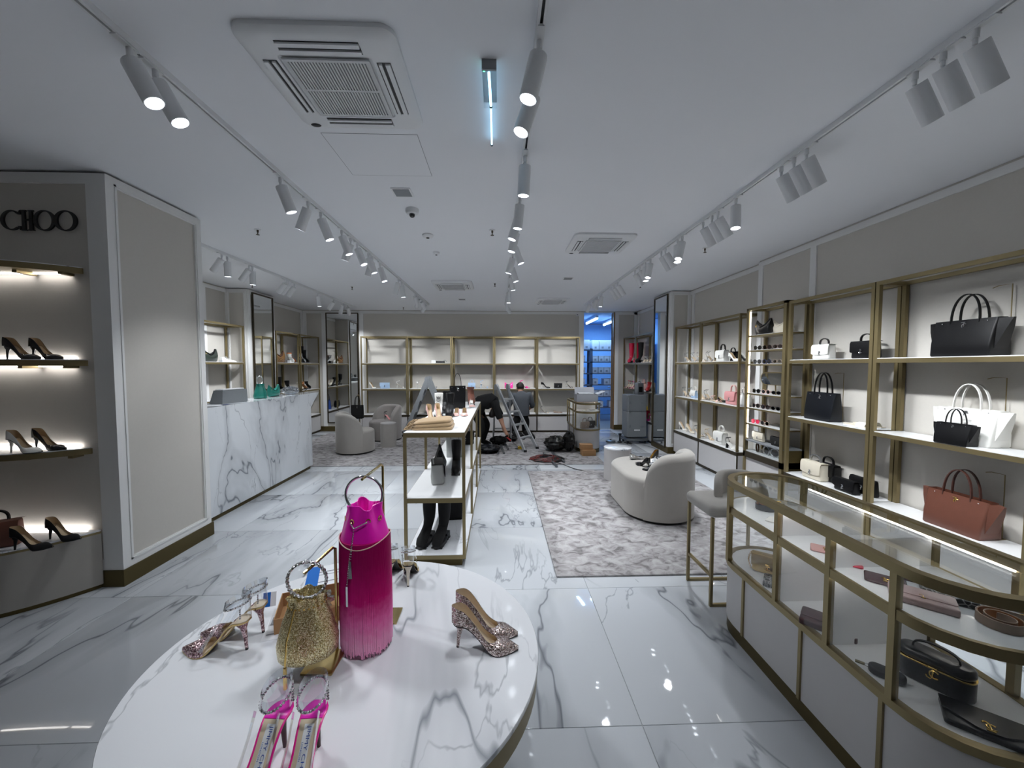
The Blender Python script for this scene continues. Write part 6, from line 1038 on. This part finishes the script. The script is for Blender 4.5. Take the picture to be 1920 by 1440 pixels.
# ================================================================== people
def skin(name, V, E_, mat_, parent, root=0, sub=2):
    # V: list of (x, y, z, radius)
    me = bpy.data.meshes.new(name); off = parent.location; me.from_pydata([(v[0], v[1], v[2]) for v in V], E_, []); me.materials.append(None)
    o = bpy.data.objects.new(name, me); C.objects.link(o); o.parent = parent; o.material_slots[0].link = 'OBJECT'; o.material_slots[0].material = MT[mat_]
    md = o.modifiers.new('skin', 'SKIN'); md.use_smooth_shade = True; md.branch_smoothing = .5
    sl = me.skin_vertices[0].data
    for i, v in enumerate(V): r_ = v[3]; sl[i].radius = (r_, r_) if not isinstance(r_, tuple) else r_
    sl[root].use_root = True; ss = o.modifiers.new('sub', 'SUBSURF'); ss.levels = sub; ss.render_levels = sub; return o
def chain(n0, n): return [(i, i+1) for i in range(n0, n0+n-1)]
def person(label, loc, rz, J, shirt, sleeve, tro):
    t = thing('person', label, 'person', loc, rz); g = lambda k, r=None: (*J[k][:3], r if r is not None else J[k][3])
    mid = lambda a, b_, u, r: (*[J[a][i]+(J[b_][i]-J[a][i])*u for i in range(3)], r)
    order = ['pelvis', 'waist', 'chest', 'neck', 'head', 'crown', 'shR', 'elR', 'wrR', 'haR', 'shL', 'elL', 'wrL', 'haL', 'hipR', 'knR', 'anR', 'toR', 'hipL', 'knL', 'anL', 'toL']; ix = {k: i for i, k in enumerate(order)}
    ed = [('pelvis', 'waist'), ('waist', 'chest'), ('chest', 'neck'), ('neck', 'head'), ('head', 'crown')]
    for s_ in 'RL': ed += [('chest', 'sh'+s_), ('sh'+s_, 'el'+s_), ('el'+s_, 'wr'+s_), ('wr'+s_, 'ha'+s_), ('pelvis', 'hip'+s_), ('hip'+s_, 'kn'+s_), ('kn'+s_, 'an'+s_), ('an'+s_, 'to'+s_)]
    skin('body', [g(k, J[k][3]*(.62 if k in ('pelvis', 'waist', 'chest', 'shR', 'shL', 'hipR', 'hipL', 'knR', 'knL', 'anR', 'anL', 'toR', 'toL') else 1)) for k in order], [(ix[a], ix[b_]) for a, b_ in ed], 'skin', t)
    # clothes follow the body a little outside it
    jv = lambda k: Vector(J[k][:3])
    Sd = (jv('shL')-jv('shR')).normalized(); pe, wa, chs, ne = jv('pelvis'), jv('waist'), jv('chest'), jv('neck'); sh = (jv('shL')+jv('shR'))/2
    sp_ = [pe+(wa-pe)*-.15, pe+(wa-pe)*.4, wa, wa+(chs-wa)*.5, chs, (sh+chs)/2+(ne-chs)*.15, sh+(ne-sh)*.55, ne+(ne-sh)*.1]; wd_ = [(.185, .15), (.18, .148), (.172, .14), (.185, .145), (.2, .15), (.205, .135), (.13, .1), (.066, .066)]
    sm_ = M(); rgs = []
    for i, p in enumerate(sp_):
        tg = (sp_[min(i+1, 7)]-sp_[max(i-1, 0)]).normalized(); S2 = (Sd-tg*Sd.dot(tg)).normalized(); D = S2.cross(tg)
        rgs.append([p+S2*wd_[i][0]*math.copysign(abs(math.cos(q))**.85, math.cos(q))+D*wd_[i][1]*math.copysign(abs(math.sin(q))**.9, math.sin(q)) for q in [2*PI*k/24 for k in range(24)]])
    sm_.loft(rgs)
    for s_ in 'RL':
        a_s, e_s, w_s = jv('sh'+s_), jv('el'+s_), jv('wr'+s_); inn = a_s+(chs-a_s)*.35; pts = [inn, a_s, a_s+(e_s-a_s)*.3, a_s+(e_s-a_s)*.65, e_s]; rd = [.085, .088, .078, .068, .06]
        if sleeve > 1: pts += [e_s+(w_s-e_s)*(sleeve-1)*.5, e_s+(w_s-e_s)*(sleeve-1)]; rd += [.057, .053]
        sm_.tube(pts, rd, 16)
    part(sm_, 'shirt', shirt, t, ang=1.3)
    tv = [g('pelvis', J['pelvis'][3]+.03), mid('pelvis', 'waist', .6, J['waist'][3]+.018)]; te = [(0, 1)]
    for s_ in 'RL':
        b0 = len(tv); tv += [g('hip'+s_, .105), mid('hip'+s_, 'kn'+s_, .5, .098), g('kn'+s_, .078), mid('kn'+s_, 'an'+s_, .5, .072), g('an'+s_, .062)]; te += [(0, b0)] + chain(b0, 5)
    skin('trousers', tv, te, tro, t, 0)
    for s_ in 'RL':
        a, b_ = Vector(J['an'+s_][:3]), Vector(J['to'+s_][:3]); d_ = (b_-a).normalized(); skin('shoe', [(*(a-d_*.05), .045), (*(a+d_*.03), .052), (*(a+(b_-a)*.6), .05), (*(b_+d_*.03), .036)], chain(0, 4), 'black_leather', t)
        h = Vector(J['ha'+s_][:3]); w_ = Vector(J['wr'+s_][:3]); hd = (h-w_).normalized(); sd = hd.orthogonal().normalized()
        fv = []; fe = []
        for q, (k_, L_) in enumerate(((-.03, .055), (-.01, .07), (.01, .075), (.03, .065))):
            b0 = len(fv); p = h+sd*k_; n_ = hd.cross(sd); fv += [(*(p-hd*.02), .011), (*(p+hd*L_*.5+n_*.006), .0095), (*(p+hd*L_*.85+n_*.03), .008)]; fe += chain(b0, 3)
        b0 = len(fv); p = h-sd*.03-hd*.03; fv += [(*p, .012), (*(p-sd*.03+hd*.02), .0105), (*(p-sd*.035+hd*.05), .009)]; fe += chain(b0, 3)
        skin('fingers', fv, fe, 'skin', t, 0, 1)
    hp_, cp = Vector(J['head'][:3]), Vector(J['crown'][:3]); up = (cp-hp_).normalized(); f_ = Vector(J['face']).normalized(); sd = up.cross(f_).normalized(); R3 = Matrix((sd, f_, up)).transposed().to_4x4(); X = Matrix.Translation(hp_+up*.035) @ R3
    hm_ = M(); rg = []
    for i in range(9):
        a = -.55+ (PI/2+.5)*i/8; rg.append([(.088*math.cos(a)*math.cos(b_), (.104 if math.sin(b_) < 0 else .085)*math.cos(a)*math.sin(b_)-.008, .105*math.sin(a)+(.05 if math.sin(b_) > .35 and a < .45 else 0)) for b_ in [2*PI*k/24 for k in range(24)]])
    part(hm_.loft(rg).xf(X), 'hair', 'hair_dark', t, ang=2)
    for s_ in (-1, 1): part(M().sph((s_*.083, .0, -.03), (.012, .02, .03), 10, 6).xf(X), 'ear', 'skin', t); part(M().sph((s_*.032, .083, -.012), (.011, .008, .008), 8, 5).xf(X), 'eye', 'white_plastic', t)
    part(M().loft([[(-.012, .085, 0), (.012, .085, 0), (0, .08, .03)], [(-.014, .09, -.03), (.014, .09, -.03), (0, .112, -.022)]]).xf(X), 'nose', 'skin', t); part(M().sph((0, .086, -.058), (.024, .008, .006), 8, 5).xf(X), 'mouth', 'rose', t)
    return t
K = dict(pelvis=(0, 0, .5, .13), waist=(0, .0, .64, .125), chest=(0, .03, .86, .14), neck=(0, .06, 1.0, .055), head=(0, .09, 1.08, .075), crown=(0, .105, 1.16, .07), shR=(.19, .04, .92, .06), elR=(.29, .05, .68, .046), wrR=(.25, .24, .56, .034), haR=(.22, .31, .54, .036), shL=(-.19, .04, .92, .06), elL=(-.29, .06, .68, .046), wrL=(-.2, .26, .6, .034), haL=(-.16, .33, .6, .036),
         hipR=(.1, 0, .47, .1), knR=(.13, .1, .075, .065), anR=(.13, -.3, .06, .045), toR=(.13, -.42, .03, .03), hipL=(-.1, 0, .47, .1), knL=(-.13, .12, .075, .065), anL=(-.1, -.28, .06, .045), toL=(-.09, -.4, .03, .03), face=(0, 1, -.25))
person('person in grey sweater and black trousers kneeling, back turned, before the shelves', (.5, 8.62, .012), .3, K, 'shirt_grey', 1.2, 'trousers_black')
Bd = dict(pelvis=(0, 0, .76, .13), waist=(.1, 0, .89, .14), chest=(.28, -.01, .92, .155), neck=(.36, -.06, .83, .055), head=(.345, -.12, .76, .078), crown=(.32, -.17, .68, .07), shR=(.36, -.17, .87, .06), elR=(.45, -.22, .62, .042), wrR=(.55, -.24, .38, .03), haR=(.59, -.24, .3, .036), shL=(.32, .18, .89, .06), elL=(.46, .2, .64, .046), wrL=(.52, .16, .38, .034), haL=(.54, .14, .3, .036),
          hipR=(-.02, -.1, .74, .1), knR=(.12, -.14, .42, .065), anR=(-.04, -.14, .09, .045), toR=(.1, -.14, .04, .03), hipL=(-.02, .1, .74, .1), knL=(.2, .2, .44, .065), anL=(.1, .3, .09, .045), toL=(.24, .3, .04, .03), face=(-.5, .1, -.3))
person('person in black T-shirt and trousers bending down towards tools on the carpet', (-.44, 7.33, .012), 0, Bd, 'shirt_black', 1.05, 'trousers_black')
t = thing('screwdriver', 'red handled tool held by the bending person', 'tool', (.16, 7.07, .26), .3, rot=(0, 2.3, .3)); part(M().cyl((0, 0, -.03), (0, 0, .07), .013, .015), 'handle', 'red', t); part(M().cyl((0, 0, .07), (0, 0, .26), .004), 'shaft', 'steel', t)
